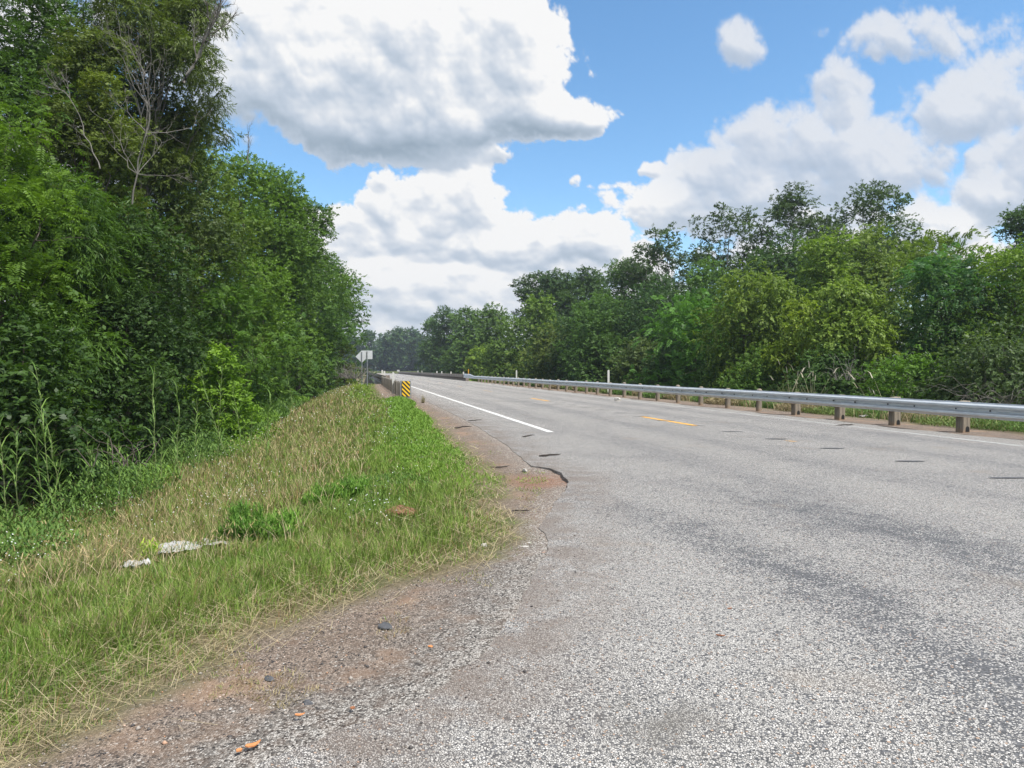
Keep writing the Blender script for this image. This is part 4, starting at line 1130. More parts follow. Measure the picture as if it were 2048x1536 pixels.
woods('woods', 'far woodland closing the view where the highway bends away', [(-150, 330), (-100, 318), (-60, 312), (-30, 318), (20, 330)], 14, 90000, (.038, .088, .050), 4, 1.3)  # leaf colour shifted to blue to stand for distance haze

# ------------------------------------------------------------------ grass
def blades(pos, h, w, az, lean, col, curl=.35, face=None):
    """pos (N,3) roots; a blade is a bent strip of one quad and one triangle"""
    N = len(pos); d = np.stack([np.cos(az), np.sin(az), np.zeros(N)], -1)
    fa = face if face is not None else az + np.pi/2 + rng.normal(0, .5, N)
    sd_ = np.stack([np.cos(fa), np.sin(fa), np.zeros(N)], -1)
    up = np.array([0, 0, 1.])
    l1 = lean[:, None]; hh = h[:, None]; ww = w[:, None]
    m1 = pos + (up*np.sqrt(np.clip(1-l1**2, .05, 1)) + d*l1)*hh*.55
    l2 = np.clip(l1 + curl, 0, .97)
    tip = m1 + (up*np.sqrt(np.clip(1-l2**2, .03, 1)) + d*l2)*hh*.45
    V = np.stack([pos - sd_*ww*.5, pos + sd_*ww*.5, m1 - sd_*ww*.42, m1 + sd_*ww*.42, tip], 1).reshape(-1, 3)
    b0 = (np.arange(N)*5)[:, None]
    idx = np.concatenate([b0+np.array([[0, 1, 3, 2]]), b0+np.array([[2, 3, 4]])], 1)
    tot = np.tile([4, 3], N)
    return V, idx.ravel(), tot, np.repeat(col, 2, 0)
def pal(c0, c1, f): return np.array(c0)[None]*(1-f[:, None]) + np.array(c1)[None]*f[:, None]
def field(n, d0, d1, az0, az1, seed, power=0.0):
    r = np.random.default_rng(seed)
    u = r.random(n); d = d0*(d1/d0)**u if power == 0 else (d0**power + u*(d1**power-d0**power))**(1/power)
    a = np.radians(r.uniform(az0, az1, n))
    return np.sin(a)*d, np.cos(a)*d, d, r
def add_grass():
    x, y, d, r = field(560000, 1.9, 75, -52, 3, 21)
    s, t = -x*SN + y*CS, x*CS + y*SN
    ok = (t > -6.6) & (t < 3.2) & (s < 68); x, y, d, s, t = (a[ok] for a in (x, y, d, s, t))
    dg = sd_g(x, y, True)
    n1 = perlin(x*.55, y*.55, 41); n2 = perlin(x*1.9, y*1.9, 42); n3 = perlin(x*6, y*6, 43)
    # tufts: cull between clumps near the edge, thin the bare verge to scattered sprigs
    pr = np.where(dg > 0, np.clip(.35 + dg*1.5 + n3*.9, 0, 1), np.where((dg > -.55) & (n2 + n3*.5 > .20), .5, 0))
    pr = np.where(s > 33, pr*np.where(dg > -.1, 1, 0), pr)
    ok = r.random(len(x)) < pr
    x, y, d, s, t, dg, n1, n2, n3 = (a[ok] for a in (x, y, d, s, t, dg, n1, n2, n3))
    N = len(x); z = ground_z(x, y, dg)
    # share of straw-coloured blades: a mown green band by the road, dry tall grass farther out
    tall = smo(dg + n1*1.1, np.interp(y, [2, 6, 10, 30], [2.3, 2.2, 1.7, 1.3]), np.interp(y, [2, 6, 10, 30], [3.2, 3.2, 2.8, 2.4]))
    hedge = smo(-t, 3.4, 4.6)
    dry = .18 + .34*tall*(1-hedge*.6) + n1*.35 + n2*.22
    dry = np.where(dg < .55, np.maximum(dry, .60 - dg*.8 + n2*.3), dry)
    lush = smo(y, 6.5, 8.5)*smo(dg, 1.9, .8)*smo(n1, -.5, .15)
    dry = dry*(1-.75*lush)
    isd = r.random(N) < dry
    f = r.random(N)
    green = pal((.120, .205, .028), (.255, .340, .070), np.clip(f*.8 + n2*.4, 0, 1))
    green = green*(1-.9*lush[:, None]*.6) + pal((.150, .300, .022), (.270, .450, .050), f)*(.9*lush[:, None]*.6)
    blue = (n3 > .3) & (f < .5); green[blue] = green[blue]*np.array([.8, .98, 1.25])
    straw = pal((.27, .22, .10), (.50, .42, .24), f)
    straw[r.random(N) < .12] *= np.array([.75, .55, .45])
    col = np.where(isd[:, None], straw, green)
    h = np.where(tall > .5, r.uniform(.12, .32, N), r.uniform(.05, .17, N))*(1 + n2*.5)
    h = np.where(dg < .5, h*np.clip(.28 + dg*1.3, .25, 1), h)
    h = np.where(lush > .4, h*.75, h)*np.clip(1 + (d-20)*.006, 1, 1.3)
    w = np.maximum(.0028, d*.0009)*r.uniform(.7, 1.4, N)
    lean = np.clip(r.normal(.36, .27, N) + (dg < .5)*.38*r.random(N) + isd*.12, .02, .96)
    tuft = perlin(x*9, y*9, 44)*6 + r.normal(0, 1.2, N)
    V, idx, tot, fc = blades(np.stack([x, y, z-.01], -1), h, w, tuft, lean, col)
    o = link('grass', raw_mesh('grass', V, idx, tot, 'blade', fcol=fc)); tag(o, 'green and straw-coloured roadside grass covering the left verge', 'grass', kind='stuff')
    # flattened dead stalks lying along the edge of the grass
    x, y, d, r = field(90000, 1.8, 34, -55, 4, 22)
    dg = sd_g(x, y, True); n2 = perlin(x*2.6, y*2.6, 61); s, t = -x*SN + y*CS, x*CS + y*SN
    ok = (t > -6) & (r.random(len(x)) < np.where(dg > 0, np.clip(.60-dg*.35, .05, 1), np.clip(.14 + dg*.9 + n2*.6, 0, 1)*(dg > -.5)))
    x, y, d, dg = (a[ok] for a in (x, y, d, dg)); N = len(x)
    az = r.normal(.6, .9, N) + (r.random(N) < .5)*np.pi
    f = r.random(N); col = pal((.34, .27, .15), (.62, .53, .34), f); col[f < .15] = (.20, .16, .09)
    z = ground_z(x, y, dg) + r.uniform(0, .05, N)*np.clip(dg+.4, .15, 1)
    V, idx, tot, fc = blades(np.stack([x, y, z], -1), r.uniform(.05, .21, N), np.maximum(.0020, d*.0007), az, np.full(N, .96), col, .0)
    o = link('dead_grass', raw_mesh('dead_grass', V, idx, tot, 'blade', fcol=fc)); tag(o, 'flattened dead grass stalks lying along the edge of the verge', 'dead grass', kind='stuff')
    # tall seed stems
    x, y, d, r = field(15000, 3.5, 75, -50, 2, 23)
    s, t = -x*SN + y*CS, x*CS + y*SN; dg = sd_g(x, y); n1 = perlin(x*.6, y*.6, 71)
    ok = (t > -5.5) & (dg > 1.7) & (s < 68) & (r.random(len(x)) < np.clip(.55+n1, .05, 1)); x, y, d, dg = (a[ok] for a in (x, y, d, dg)); N = len(x)
    f = r.random(N); col = pal((.42, .31, .17), (.62, .52, .34), f)
    z = ground_z(x, y, dg); h = r.uniform(.18, .40, N)
    az = r.random(N)*6.28; ln = r.uniform(.1, .75, N)
    V, idx, tot, fc = blades(np.stack([x, y, z], -1), h, np.maximum(.0022, d*.0006), az, ln, col, .25)
    tip = V.reshape(-1, 5, 3)[:, 4]
    V2, idx2, tot2, fc2 = blades(tip - [0, 0, .02], r.uniform(.04, .08, N), np.maximum(.005, d*.0008), az, np.clip(ln+.4, 0, .95), col*np.array([1.0, .93, .8]), .3)
    o = link('seed_stems', raw_mesh('seed_stems', np.concatenate([V, V2]), np.concatenate([idx, idx2+len(V)]), np.concatenate([tot, tot2]), 'blade', fcol=np.concatenate([fc, fc2])))
    tag(o, 'tan seed heads standing above the dry grass', 'seed grass', kind='stuff')
    # small white wildflowers
    x, y, d, r = field(60000, 3.5, 70, -48, 0, 24)
    s, t = -x*SN + y*CS, x*CS + y*SN; dg = sd_g(x, y); n1 = perlin(x*.8, y*.8, 81)
    ok = (t > -4.5) & (dg > .9) & (s < 66) & (n1 > .16) & (r.random(len(x)) < .22); x, y, d, dg = (a[ok] for a in (x, y, d, dg)); N = len(x)
    z = ground_z(x, y, dg) + r.uniform(.22, .5, N); q = np.maximum(.005, d*.0006)
    P = np.stack([x, y, z], -1); a = r.random(N)*3.14
    e1 = np.stack([np.cos(a), np.sin(a), r.normal(0, .3, N)], -1)*q[:, None]; e2 = np.stack([-np.sin(a)*.7, np.cos(a)*.7, np.full(N, .7)], -1)*q[:, None]
    V = np.stack([P-e1, P-e2, P+e1, P+e2], 1).reshape(-1, 3)
    o = link('wildflowers', raw_mesh('wildflowers', V, np.arange(len(V)), np.full(N, 4), 'blade', fcol=pal((.62, .62, .58), (.85, .85, .82), r.random(N))))
    tag(o, 'tiny white wildflowers dotted through the dry grass', 'wildflowers', kind='stuff')
add_grass()

def leafy_ground(name, label, regions, seed, leafw=1.0):
    """low broad-leaved weeds: regions of (x, y, rx, ry, n, h, colour)"""
    Vs, Is, Ts, Cs = [], [], [], []; off = 0; r = np.random.default_rng(seed)
    for (cx, cy, rx, ry, n, h, c0, c1) in regions:
        a = r.random(n)*6.28; q = r.random(n)**.5; x = cx + np.cos(a)*q*rx; y = cy + np.sin(a)*q*ry
        # lay the long axis along the road
        x, y = cx + (x-cx)*CS - (y-cy)*SN, cy + (x-cx)*SN + (y-cy)*CS
        d = np.hypot(x, y); z = ground_z(x, y) + r.random(n)*h*(1-.6*q)
        w = np.maximum(.011*leafw, d*.0011)*r.uniform(.7, 1.3, n)
        V, i, t_, c = blades(np.stack([x, y, z], -1), w*r.uniform(2.5, 4.5, n), w, r.random(n)*6.28, r.uniform(.35, .95, n), pal(c0, c1, r.random(n)), .2)
        Vs.append(V); Is.append(i+off); Ts.append(t_); Cs.append(c); off += len(V)
    o = link(name, raw_mesh(name, np.concatenate(Vs), np.concatenate(Is), np.concatenate(Ts), 'blade', fcol=np.concatenate(Cs)))
    tag(o, label, 'weeds', kind='stuff')
def rp_(s, t): return xy(s, t)
LU = ((.105, .215, .024), (.215, .350, .050))
MG = ((.075, .155, .032), (.165, .270, .055))
leafy_ground('clover', 'bright green clover and low creeping weeds in patches on the verge',
    [(*gpt(830, 905), .7, 2.6, 7000, .09, *LU), (*rp_(14, 1.0), .55, 3.5, 7000, .09, *LU), (*rp_(20, 1.3), .5, 5, 6000, .12, *LU), (*rp_(27.5, 1.5), .5, 4, 7000, .12, *LU),
     (*rp_(19, -3.3), .9, 4.5, 12000, .25, *LU), (*rp_(8.2, -.1), .9, 1.4, 9000, .10, *MG)], 31)
hd = []
for k in range(34):
    s = 6 + k*1.75; hd.append((*rp_(s, -4.0 + .5*math.sin(k*2.3)), .75, 1.4, 2600, .75 if k % 3 else 1.1, *(MG if k % 4 else LU)))
leafy_ground('undergrowth', 'rank green weeds growing along the foot of the left hedge', hd, 32, 1.7)
rt = []
for k in range(46):
    s = 9 + k*1.5; c = [((.10, .17, .035), (.22, .27, .08)), ((.22, .18, .09), (.36, .30, .17)), MG][k % 3]
    rt.append((*rp_(s, 13.9 + .35*math.sin(k*1.7)), .75, 1.3, 2300, .26 + .12*(k % 3), *c))
for k in range(20): rt.append((*rp_(14 + k*3.2, 15.4), 1.3, 2.6, 2300, .8, *[MG, LU, MG][k % 3]))
leafy_ground('roadside_weeds', 'mixed green and rusty weeds growing behind the right guardrail', rt, 33)
# dry grass standing among them
def right_grass():
    r = np.random.default_rng(52); n = 42000
    s = r.uniform(8, 85, n)**1.0; t = 13.1 + r.random(n)**.8*2.8; x = t*CS - s*SN; y = t*SN + s*CS; d = np.hypot(x, y)
    n1 = perlin(x*.8, y*.8, 91); ok = r.random(n) < np.clip(.5+n1+(t-13.1)*.3, 0, 1); x, y, d, s, t = (a[ok] for a in (x, y, d, s, t)); n = len(x)
    isd = r.random(n) < .5
    col = np.where(isd[:, None], pal((.26, .20, .10), (.46, .39, .24), r.random(n)), pal((.07, .14, .03), (.16, .24, .06), r.random(n)))
    V, i, tt_, c = blades(np.stack([x, y, ground_z(x, y)], -1), r.uniform(.12, .45, n), np.maximum(.004, d*.0009), r.random(n)*6.28, np.clip(r.normal(.3, .2, n), .02, .9), col)
    o = link('verge_grass', raw_mesh('verge_grass', V, i, tt_, 'blade', fcol=c)); tag(o, 'patchy dry and green grass behind the right guardrail', 'grass', kind='stuff')
    # grass bank seen beyond the bridge on the inside of the bend
    n = 24000; s = r.uniform(228, 330, n); t = r.uniform(12.6, 40, n)
    P = np.array([road_xy(a, b_) for a, b_ in zip(s, t)]); x, y = P[:, 0], P[:, 1]
    V, i, tt_, c = blades(np.stack([x, y, ground_z(x, y)*0+.0], -1), r.uniform(.4, .9, n), np.full(n, .35), r.random(n)*6.28, np.full(n, .3), pal((.13, .19, .05), (.26, .27, .11), r.random(n)))
    o = link('far_grass', raw_mesh('far_grass', V, i, tt_, 'blade', fcol=c)); tag(o, 'far grassy bank inside the bend beyond the bridge', 'grass', kind='stuff')
right_grass()

# ------------------------------------------------------------------ weed clumps with a shape of their own
def weed_clump(px, py, h, w, label, c0, c1, seed, n=2600, zc=-.15, feathery=True):
    x, y = gpt(px, py, zc); zb = float(ground_z(x, y)); r = np.random.default_rng(seed)
    o = empty('weed_clump', (x, y, zb)); tag(o, label, 'weed')
    stems = []; P = []; Lz = []
    ns_ = 36
    for k in range(ns_):
        a = r.random()*6.28; q_ = r.random()**.5; e = np.array([math.cos(a)*w*.62*q_, math.sin(a)*w*.62*q_, h*r.uniform(.55, 1.0)*(1.05-.6*q_*q_)])
        p = bend_path((e[0]*.55, e[1]*.55, -.02), e, 6, .07, rg=r); stems.append((p, np.linspace(.003, .001, 6)))
        m_ = n//ns_; f = r.uniform(.05, 1.0, m_); q = np.array([np.interp(f, np.linspace(0, 1, 6), p[:, i]) for i in range(3)]).T
        q = q + r.normal(0, .018, q.shape)
        P.append(q); Lz.append(f)
    link('stems', tubes_mesh('stems', stems, 'dark_twig', 4), o)
    P = np.concatenate(P); N = len(P)
    V, i, t_, c = blades(P, r.uniform(.03, .075, N), np.full(N, .007 if feathery else .013), r.random(N)*6.28, r.uniform(.2, .95, N), pal(c0, c1, r.random(N)), .2)
    link('foliage', raw_mesh('foliage', V, i, t_, 'blade', fcol=c), o)
weed_clump(492, 1075, .42, .40, 'dark feathery weed clump standing right of the white sheet', (0.092, 0.213, 0.037), (0.196, 0.354, 0.053), 1, 7000, -.2)
weed_clump(560, 1060, .26, .42, 'low feathery weed leaning right of the dark clump', (0.115, 0.254, 0.040), (0.230, 0.405, 0.059), 2, 4500, -.15)
weed_clump(648, 1012, .30, .42, 'feathery weed with dark stems in mid-verge', (0.103, 0.223, 0.037), (0.219, 0.374, 0.053), 3, 5000, -.2)
weed_clump(700, 1000, .34, .38, 'taller feathery weed beside the one with dark stems', (0.103, 0.223, 0.037), (0.230, 0.405, 0.059), 4, 5000, -.2)
weed_clump(303, 1100, .24, .26, 'yellow-green leafy weed left of the white sheet', (0.230, 0.385, 0.040), (0.459, 0.608, 0.066), 5, 1600, -.25, False)
weed_clump(846, 805, .38, .14, 'thin weed growing through the tarmac edge near the striped marker', (0.275, 0.243, 0.066), (0.459, 0.385, 0.119), 6, 220, 0)
weed_clump(712, 778, .55, .9, 'leafy weeds round the foot of the road signs', (0.230, 0.365, 0.053), (0.459, 0.567, 0.092), 7, 3000, 0, False)

# reeds: tall jointed canes with strap leaves
def reed(x, y, h, label, seed, group='leafy reeds along the foot of the left hedge'):
    r = np.random.default_rng(seed); zb = float(ground_z(x, y))
    o = empty('reed', (x, y, zb)); tag(o, label, 'reed', group)
    top = np.array([r.normal(0, .12)*h, r.normal(0, .10)*h, h]); p = bend_path((0, 0, -.05), top, 9, .03, rg=r)
    link('stem', tubes_mesh('stem', [(p, np.linspace(.0085, .003, 9))], 'reed_stem', 6), o)
    n = int(h*15); f = np.linspace(.14, 1.0, n); q = np.array([np.interp(f, np.linspace(0, 1, 9), p[:, i]) for i in range(3)]).T
    az = np.arange(n)*2.55 + r.normal(0, .8, n)
    L_ = .29*(1-.30*f)*r.uniform(.7, 1.2, n)*(.75+.5*np.sin(f*3.1)); c = pal((.11, .21, .04), (.22, .34, .08), r.random(n))
    V, i, t_, c = blades(q, L_*1.15, np.full(n, .021)*r.uniform(.7, 1.2, n), az, np.clip(.80-.3*f+r.normal(0, .14, n), .2, .95), c, .25, face=az+np.pi/2)
    link('foliage', raw_mesh('foliage', V, i, t_, 'blade', fcol=c), o)
simple('reed_stem', (.20, .25, .09), .6, 0, .15, 12)
ORD = ['first', 'second', 'third', 'fourth', 'fifth', 'sixth', 'seventh', 'eighth', 'ninth', 'tenth', 'eleventh', 'twelfth', 'thirteenth', 'fourteenth', 'fifteenth', 'sixteenth', 'seventeenth', 'eighteenth', 'nineteenth', 'twentieth']
reeds = [(20, 1010, 820), (45, 1005, 860), (78, 995, 850), (112, 992, 740), (124, 980, 830), (160, 985, 900), (196, 975, 870), (214, 970, 880), (262, 968, 900), (288, 962, 910),
         (303, 958, 735), (313, 966, 890), (342, 950, 770), (386, 925, 800), (400, 925, 870), (430, 915, 740), (458, 905, 735), (483, 900, 770), (497, 890, 830), (527, 925, 790)]
for k, (px, pyb, pyt) in enumerate(reeds):
    x, y = gpt(px, pyb, -.50); zb = float(ground_z(x, y)); h = CH + (HOR-pyt)/F*y - zb
    reed(x, y, max(.6, h), f'{ORD[k]} leafy reed counted from the left edge, along the hedge foot', 300+k)
x, y = gpt(588, 845, -.95); reed(x, y, CH + (HOR-728)/F*y - float(ground_z(x, y)), 'lone tall reed standing apart on the slope right of the others', 399)
for nm, px in (('pair', 95), ('pair', 240), ('pair', 360)):
    x, y = gpt(px, 985 if px < 300 else 945, -.5); reed(x, y, 1.0, f'short leafy reed between taller ones, {"leftmost" if px == 95 else "middle" if px == 240 else "rightmost"} of three short ones', 500+px)

# bare and dead wood
def bare(name, label, px, d, py_base, py_top, w, mt, seed, n1=12, levels=3, lean=(0, 0), group=None, r0=.03, part='branches'):
    r = np.random.default_rng(seed); x = (px-1024)/F*d; zb = CH + (HOR-py_base)/F*d; H = (py_base-py_top)/F*d
    o = empty(name, (x, d, zb)); tag(o, label, 'dead tree' if 'sapling' in name else 'dead brush', group)
    top = np.array([lean[0]*H, lean[1]*H, H*.8]); p = bend_path((0, 0, 0), top, 10, .05, rg=r); tb = [(p, np.linspace(r0, r0*.3, 10))]
    st_ = [(p, r0, H)]
    for lv in range(levels):
        nx = []
        for (q, rad, LL) in st_:
            for _ in range(n1 if lv == 0 else 5):
                j = r.integers(2, len(q)); a = q[j]; dirn = norm(norm(q[j]-q[j-1])*.7 + r.normal(0, .55, 3) + np.array([0, 0, .35]))
                l = LL*r.uniform(.28, .48)*(w if lv == 0 else 1); e = a + dirn*l
                k = bend_path(a, e, 6, .07, rg=r); rr = max(rad*.45, .0022); tb.append((k, np.linspace(rr, rr*.35, 6))); nx.append((k, rr, l))
        st_ = nx
    link(part, tubes_mesh(part, tb, mt, 4), o); return o
bare('dead_sapling', 'bare pale dead sapling rising in front of the dark left trees', 268, 12.6, 410, 95, 1.0, 'grey_bark', 11, 15, 3, (.10, 0), None, .017)
bare('dead_branch', 'leaning bare grey stem left of the pale dead sapling', 205, 13.0, 340, 150, .7, 'grey_bark', 12, 7, 3, (-.35, 0), None, .014)
bare('bare_branch', 'thin leafless branch tips reaching right over the sky at the top left', 372, 17.0, 170, -10, 1.0, 'grey_bark', 13, 11, 3, (.42, 0), None, .045)
bare('dead_twig', 'tuft of bare twigs on the top of the bright green left tree', 500, 27, 330, 262, .9, 'grey_bark', 14, 8, 2, (0, 0), None, .02)
def brush(name, label, px, d, py, w, h, mt, seed, n):
    r = np.random.default_rng(seed); x = (px-1024)/F*d; zb = CH + (HOR-py)/F*d
    o = empty(name, (x, d, zb)); tag(o, label, 'dead brush'); tb = []
    for k in range(n):
        a = np.array([r.normal(0, w*.3), r.normal(0, w*.2), 0]); e = a + np.array([r.normal(0, w*.4), r.normal(0, w*.25), abs(r.normal(h*.45, h*.3))])
        p = bend_path(a, e, 7, .12, .18, rg=r); rr = r.uniform(.004, .012)*max(1, d/25); tb.append((p, np.linspace(rr, rr*.3, 7)))
    link('branches', tubes_mesh('branches', tb, mt, 4), o)
brush('dead_brush', 'heap of bare dead branches behind the guardrail at the right edge', 1985, 20.0, 812, 2.2, .8, 'grey_bark', 21, 50)
brush('dead_brush', 'grey dead brush on the slope left of the road signs', 694, 62, 757, 2.4, 1.5, 'grey_bark', 22, 130)
brush('dead_brush', 'curled bare grey stems low in the left hedge, below the yellow-tipped shrub', 250, 9.9, 930, .8, .5, 'bark', 23, 14)
brush('dead_brush', 'fan of bare pale twigs in the right wood above the rail', 1700, 26.5, 760, 1.0, 1.6, 'pale_bark', 24, 26)
# plumed grass tussocks just behind the right guardrail
def tussock(px, d, label, seed):
    r = np.random.default_rng(seed); x = (px-1024)/F*d; zb = float(ground_z(x, d)); o = empty('tussock', (x, d, zb)); tag(o, label, 'tall grass', 'plumed grass tussocks behind the guardrail')
    n = 260; pos = np.stack([r.normal(0, .14, n), r.normal(0, .14, n), np.zeros(n)], -1); az = r.random(n)*6.28
    V, i, t_, c = blades(pos, r.uniform(.9, 1.7, n), np.full(n, .022), az, np.clip(r.normal(.35, .2, n), .02, .9), pal((.12, .18, .05), (.30, .30, .14), r.random(n)), .45)
    link('foliage', raw_mesh('foliage', V, i, t_, 'blade', fcol=c), o)
    n = 9; pos = np.stack([r.normal(0, .1, n), r.normal(0, .1, n), np.zeros(n)], -1); az = r.random(n)*6.28; ln = r.uniform(.1, .45, n)
    V, i, t_, c = blades(pos, r.uniform(1.9, 2.5, n), np.full(n, .018), az, ln, pal((.40, .36, .22), (.55, .50, .36), r.random(n)), .3)
    tip = V.reshape(-1, 5, 3)[:, 4] - [0, 0, .1]
    V2, i2, t2, c2 = blades(tip, np.full(n, .38), np.full(n, .035), az, np.clip(ln+.35, 0, .95), pal((.45, .40, .30), (.60, .55, .45), r.random(n)), .35)
    link('plumes', raw_mesh('plumes', np.concatenate([V, V2]), np.concatenate([i, i2+len(V)]), np.concatenate([t_, t2]), 'blade', fcol=np.concatenate([c, c2])), o)
tussock(1580, 26.0, 'plumed grass tussock behind the first square guardrail post from the left', 1)
tussock(1622, 25.0, 'plumed grass tussock in the middle of three behind the square posts', 2)
tussock(1770, 22.5, 'plumed grass tussock behind the second square post from the right', 3)

# ------------------------------------------------------------------ loose things on the ground
def pebble_field():
    r = np.random.default_rng(77)
    x, y, d, _ = field(16000, 1.9, 14, -46, 6, 78)
    dg = sd_g(x, y, True); da = pdist(x, y, A_R); ins = inside(x, y, A_RPOLY)
    ok = (dg < .05) & ((~ins & (r.random(len(x)) < .8)) | (ins & (da < .25) & (r.random(len(x)) < .3)) | (ins & (r.random(len(x)) < .008)))
    x, y, d, ins = (a[ok] for a in (x, y, d, ins)); N = len(x); sz = r.uniform(.0025, .0065, N)*np.where(r.random(N) < .05, 2.0, 1)
    z = np.where(ins, .0, ground_z(x, y)) + sz*.3
    o6 = np.array([(1, 0, 0), (0, 1, 0), (-1, 0, 0), (0, -1, 0), (0, 0, .7), (0, 0, -.7)])
    V = np.stack([x, y, z], -1)[:, None] + o6[None]*sz[:, None, None]*r.uniform(.6, 1.25, (N, 6, 1))
    tri = np.array([(0, 1, 4), (1, 2, 4), (2, 3, 4), (3, 0, 4), (1, 0, 5), (2, 1, 5), (3, 2, 5), (0, 3, 5)])
    idx = (np.arange(N)[:, None, None]*6 + tri[None]).ravel()
    f = r.random(N); col = np.where(f[:, None] < .35, pal((.04, .035, .035), (.10, .09, .085), r.random(N)), np.where(f[:, None] < .9, pal((.16, .13, .11), (.36, .32, .28), r.random(N)), pal((.45, .22, .11), (.60, .55, .5), r.random(N))))
    me = raw_mesh('loose_gravel', V.reshape(-1, 3), idx, np.full(N*8, 3), 'blade', fcol=np.repeat(col, 8, 0))
    me.materials.clear(); me.materials.append(MATS['pebble'])
    tag(link('loose_gravel', me), 'loose grit and gravel along the edge of the tarmac', 'gravel', kind='stuff')
m, b, bs, P, _ = mat('pebble'); b.put(bs.inputs['Base Color'], attr(b, 'col', 'Color')); bs.inputs['Roughness'].default_value = .85
pebble_field()

def rock(px, py, size, material, label, cat='stone', name='stone', z=0.0, flat=.45, seed=0, seg=2):
    import bmesh
    x, y = gpt(px, py, z); bm = bmesh.new(); bmesh.ops.create_icosphere(bm, subdivisions=seg, radius=1)
    r = np.random.default_rng(seed+int(px)); ph = r.random(6)*6
    for v in bm.verts:
        k = 1 + .22*math.sin(v.co.x*3+ph[0]) + .18*math.sin(v.co.y*4+ph[1]) + .14*math.sin(v.co.z*5+ph[2]) + r.normal()*.05
        v.co = Vector((v.co.x*size[0]*k, v.co.y*size[1]*k, v.co.z*size[0]*flat*k))
    me = bpy.data.meshes.new(name); bm.to_mesh(me); bm.free(); me.materials.append(MATS[material])
    zz = float(ground_z(x, y)) if z < 0 or sd_g(x, y) > -9 else 0
    o = link(name, me, None, (x, y, max(zz, -.6) + size[0]*flat*.3), r.random()*3); tag(o, label, cat); return o
def chip(px, py, outline, t, material, label, cat, name, on_road=True, rz=0, curl=.3):
    x, y = gpt(px, py); z = .004 if on_road else float(ground_z(x, y)) + .006
    n = len(outline); vs = [(a, b_, z_ + curl*(a*a+b_*b_)*8) for (a, b_) in outline for z_ in (0,)] + [(a, b_, t + curl*(a*a+b_*b_)*8) for a, b_ in outline]
    mb = MB(); mb.add(vs, [tuple(range(n))[::-1], tuple(range(n, 2*n))] + [(i, (i+1) % n, n+(i+1) % n, n+i) for i in range(n)])
    o = link(name, mb.mesh(name, material), None, (x, y, z), rz); tag(o, label, cat); return o
big = [(a*.75, b_*.75) for a, b_ in [(-.028, -.006), (-.012, -.016), (.012, -.012), (.030, .014), (.034, .034), (.016, .020), (-.006, .012), (-.024, .010)]]
sm = [(a*.75, b_*.75) for a, b_ in [(-.012, -.010), (.008, -.012), (.015, .004), (.006, .014), (-.010, .010)]]
chip(498, 1502, big, .004, 'orange_chip', 'largest orange bark chip on the tarmac at the bottom left', 'bark chip', 'bark_chip', True, .2)
chip(472, 1512, sm, .004, 'orange_chip', 'small orange bark chip left of the largest one', 'bark chip', 'bark_chip', True, .5)
chip(593, 1439, [(a*.7, b_*.6) for a, b_ in big], .003, 'orange_chip', 'orange bark chip above and right of the bottom group', 'bark chip', 'bark_chip', True, -.2)
chip(702, 1425, sm, .003, 'rust_leaf', 'reddish bark fragment in the gravel, nearest the pale tarmac', 'bark chip', 'bark_chip', True, .9)
chip(1443, 1277, [(a*.9, b_*.35) for a, b_ in big], .004, 'rust_leaf', 'brown leaf scrap on the pale tarmac right of centre', 'leaf', 'leaf_scrap', True, -.4)
chip(1462, 1222, [(a*.6, b_*.3) for a, b_ in big], .004, 'rust_leaf', 'smaller brown scrap just behind the leaf scrap', 'leaf', 'leaf_scrap', True, .1)
rock(860, 1288, (.012, .010), 'orange_chip', 'small orange pebble on the gravel edge', 'pebble', 'pebble', 0, .7)
rock(1066, 1084, (.045, .03), 'stone_pale', 'flat pale stone at the tarmac corner, left of two', 'stone', 'stone', 0, .3, 1)
rock(1048, 1090, (.05, .022), 'stone_pale', 'flat pale stone at the tarmac corner, slightly nearer', 'stone', 'stone', 0, .25, 2)
rock(968, 1087, (.03, .02), 'stone_pale', 'pale tan stone in the thin grass left of the flat stones', 'stone', 'stone', 0, .5, 3)
rock(1090, 1104, (.035, .03), 'rust_leaf', 'rusty brown clod at the tip of the tarmac corner', 'clod', 'clod', 0, .5, 4)
rock(1050, 938, (.05, .03), 'stone_pale', 'pale stone beside the washed-out red gravel', 'stone', 'stone', 0, .4, 5)
rock(770, 1250, (.055, .028), 'tar', 'dark flat lump of tarmac in the dirt, largest of them', 'tarmac lump', 'tarmac_lump', 0, .25, 6)
rock(534, 1352, (.022, .018), 'tar', 'small dark tarmac lump by the grass edge', 'tarmac lump', 'tarmac_lump', 0, .6, 7)
rock(612, 1401, (.020, .014), 'tar', 'small dark tarmac lump in the middle of the gravel', 'tarmac lump', 'tarmac_lump', 0, .5, 8)
rock(995, 1382, (.020, .013), 'tar', 'dark tarmac crumb on the pale tarmac', 'tarmac lump', 'tarmac_lump', 0, .5, 9)
rock(843, 1531, (.026, .018), 'tar', 'dark tarmac crumb at the bottom edge of the picture', 'tarmac lump', 'tarmac_lump', 0, .4, 10)
rock(800, 1044, (.13, .11), 'ant_soil', 'red-brown ant mound in the green grass', 'ant mound', 'ant_mound', -.12, .55, 11, 3)
rock(1235, 802, (.22, .16), 'stone_pale', 'pale rock in the weeds behind the right guardrail', 'rock', 'rock', 0, .5, 12)
def stick(px, py, L_, rz, label, r=.012, z=0.012, bentn=.05):
    x, y = gpt(px, py); rg = np.random.default_rng(int(px))
    p = bend_path((-L_/2, 0, 0), (L_/2, 0, .02), 7, bentn, rg=rg)
    o = link('stick', tubes_mesh('stick', [(p, np.array([.5, 1, 1, .9, .8, .6, .2])*r)], 'dark_twig', 5), None, (x, y, z), rz); tag(o, label, 'stick')
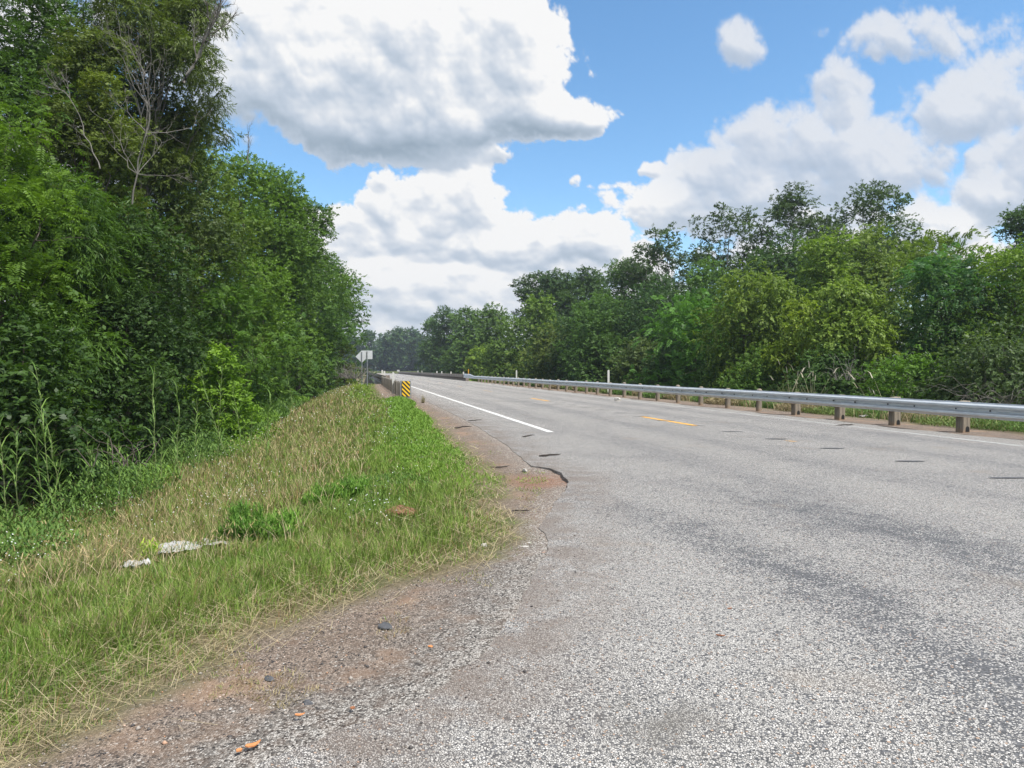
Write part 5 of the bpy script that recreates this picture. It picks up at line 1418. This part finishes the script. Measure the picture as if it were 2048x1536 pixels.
stick(1100, 913, .34, .25, 'dark curled strip of rubber or bark on the highway edge', .016)
stick(1057, 874, .26, .5, 'dark stick on the highway behind the curled strip', .014)
stick(926, 856, .40, .3, 'dark stick in the dirt beside the far green grass', .016)
stick(950, 842, .35, .2, 'dark stick on the tarmac near the end of the white line', .012)
stick(1042, 1022, .18, -.5, 'short dark stick in the grey dirt', .007, -.01)
stick(1000, 933, .25, .1, 'dark stick at the edge of the bright green grass', .010, -.01)
stick(1690, 851, .45, .1, 'dark stick lying under the right guardrail', .02, -.005)

# crumpled white sheet lying in the grass
def sheet(px, py, z, wx, wy, label, seed, rz, lift=.06, n=26):
    x, y = gpt(px, py, z); zb = float(ground_z(x, y)); u = np.linspace(-.5, .5, n); U, W_ = np.meshgrid(u, u)
    hgt = np.abs(perlin(U*4+seed, W_*4, seed))*.06 + np.abs(perlin(U*13, W_*13+seed, seed+1))*.035 + perlin(U*2, W_*2, seed+2)*.05
    ex = perlin(W_[:, :1]*4*np.ones_like(U), U*0, seed+3)*.10
    X_ = (U+ex*.6)*wx; Y_ = (W_ + perlin(U*4, W_*0, seed+4)*.12)*wy
    V = np.stack([X_.ravel(), Y_.ravel(), hgt.ravel() + lift], -1)
    i = np.arange((n-1)**2); a = (i//(n-1))*n + i % (n-1); q = np.stack([a, a+1, a+n+1, a+n], -1)
    me = raw_mesh('plastic_sheet', V, q, np.full(len(q), 4), 'plastic_sheet')
    o = link('plastic_sheet', me, None, (x, y, zb), rz); md = o.modifiers.new('thickness', 'SOLIDIFY'); md.thickness = .004
    tag(o, label, 'litter'); return o
sheet(388, 1084, -.2, .56, .30, 'crumpled white plastic sheet lying in the grass', 3, .42, .085)
sheet(268, 1112, -.2, .20, .10, 'small torn scrap of white plastic left of the large sheet', 8, .1, .10, 14)
sheet(1727, 833, 0, .34, .10, 'white scrap of plastic behind the right guardrail', 12, .6, .03, 12)

# ------------------------------------------------------------------ a light summer haze
def haze():
    mb = MB(); mb.box((0, 700, 14), (4600, 4600, 44))
    m = bpy.data.materials.new('haze_air'); m.use_nodes = True; m.node_tree.nodes.clear(); b = NB(m.node_tree)
    v = b.new('ShaderNodeVolumePrincipled'); v.inputs['Color'].default_value = (.80, .88, 1.0, 1); v.inputs['Density'].default_value = .0005
    v.inputs['Anisotropy'].default_value = .3
    o = b.new('ShaderNodeOutputMaterial'); b.l.new(v.outputs[0], o.inputs['Volume'])
    MATS['haze_air'] = m
    tag(link('haze', mb.mesh('haze', 'haze_air')), kind='stuff')
haze()
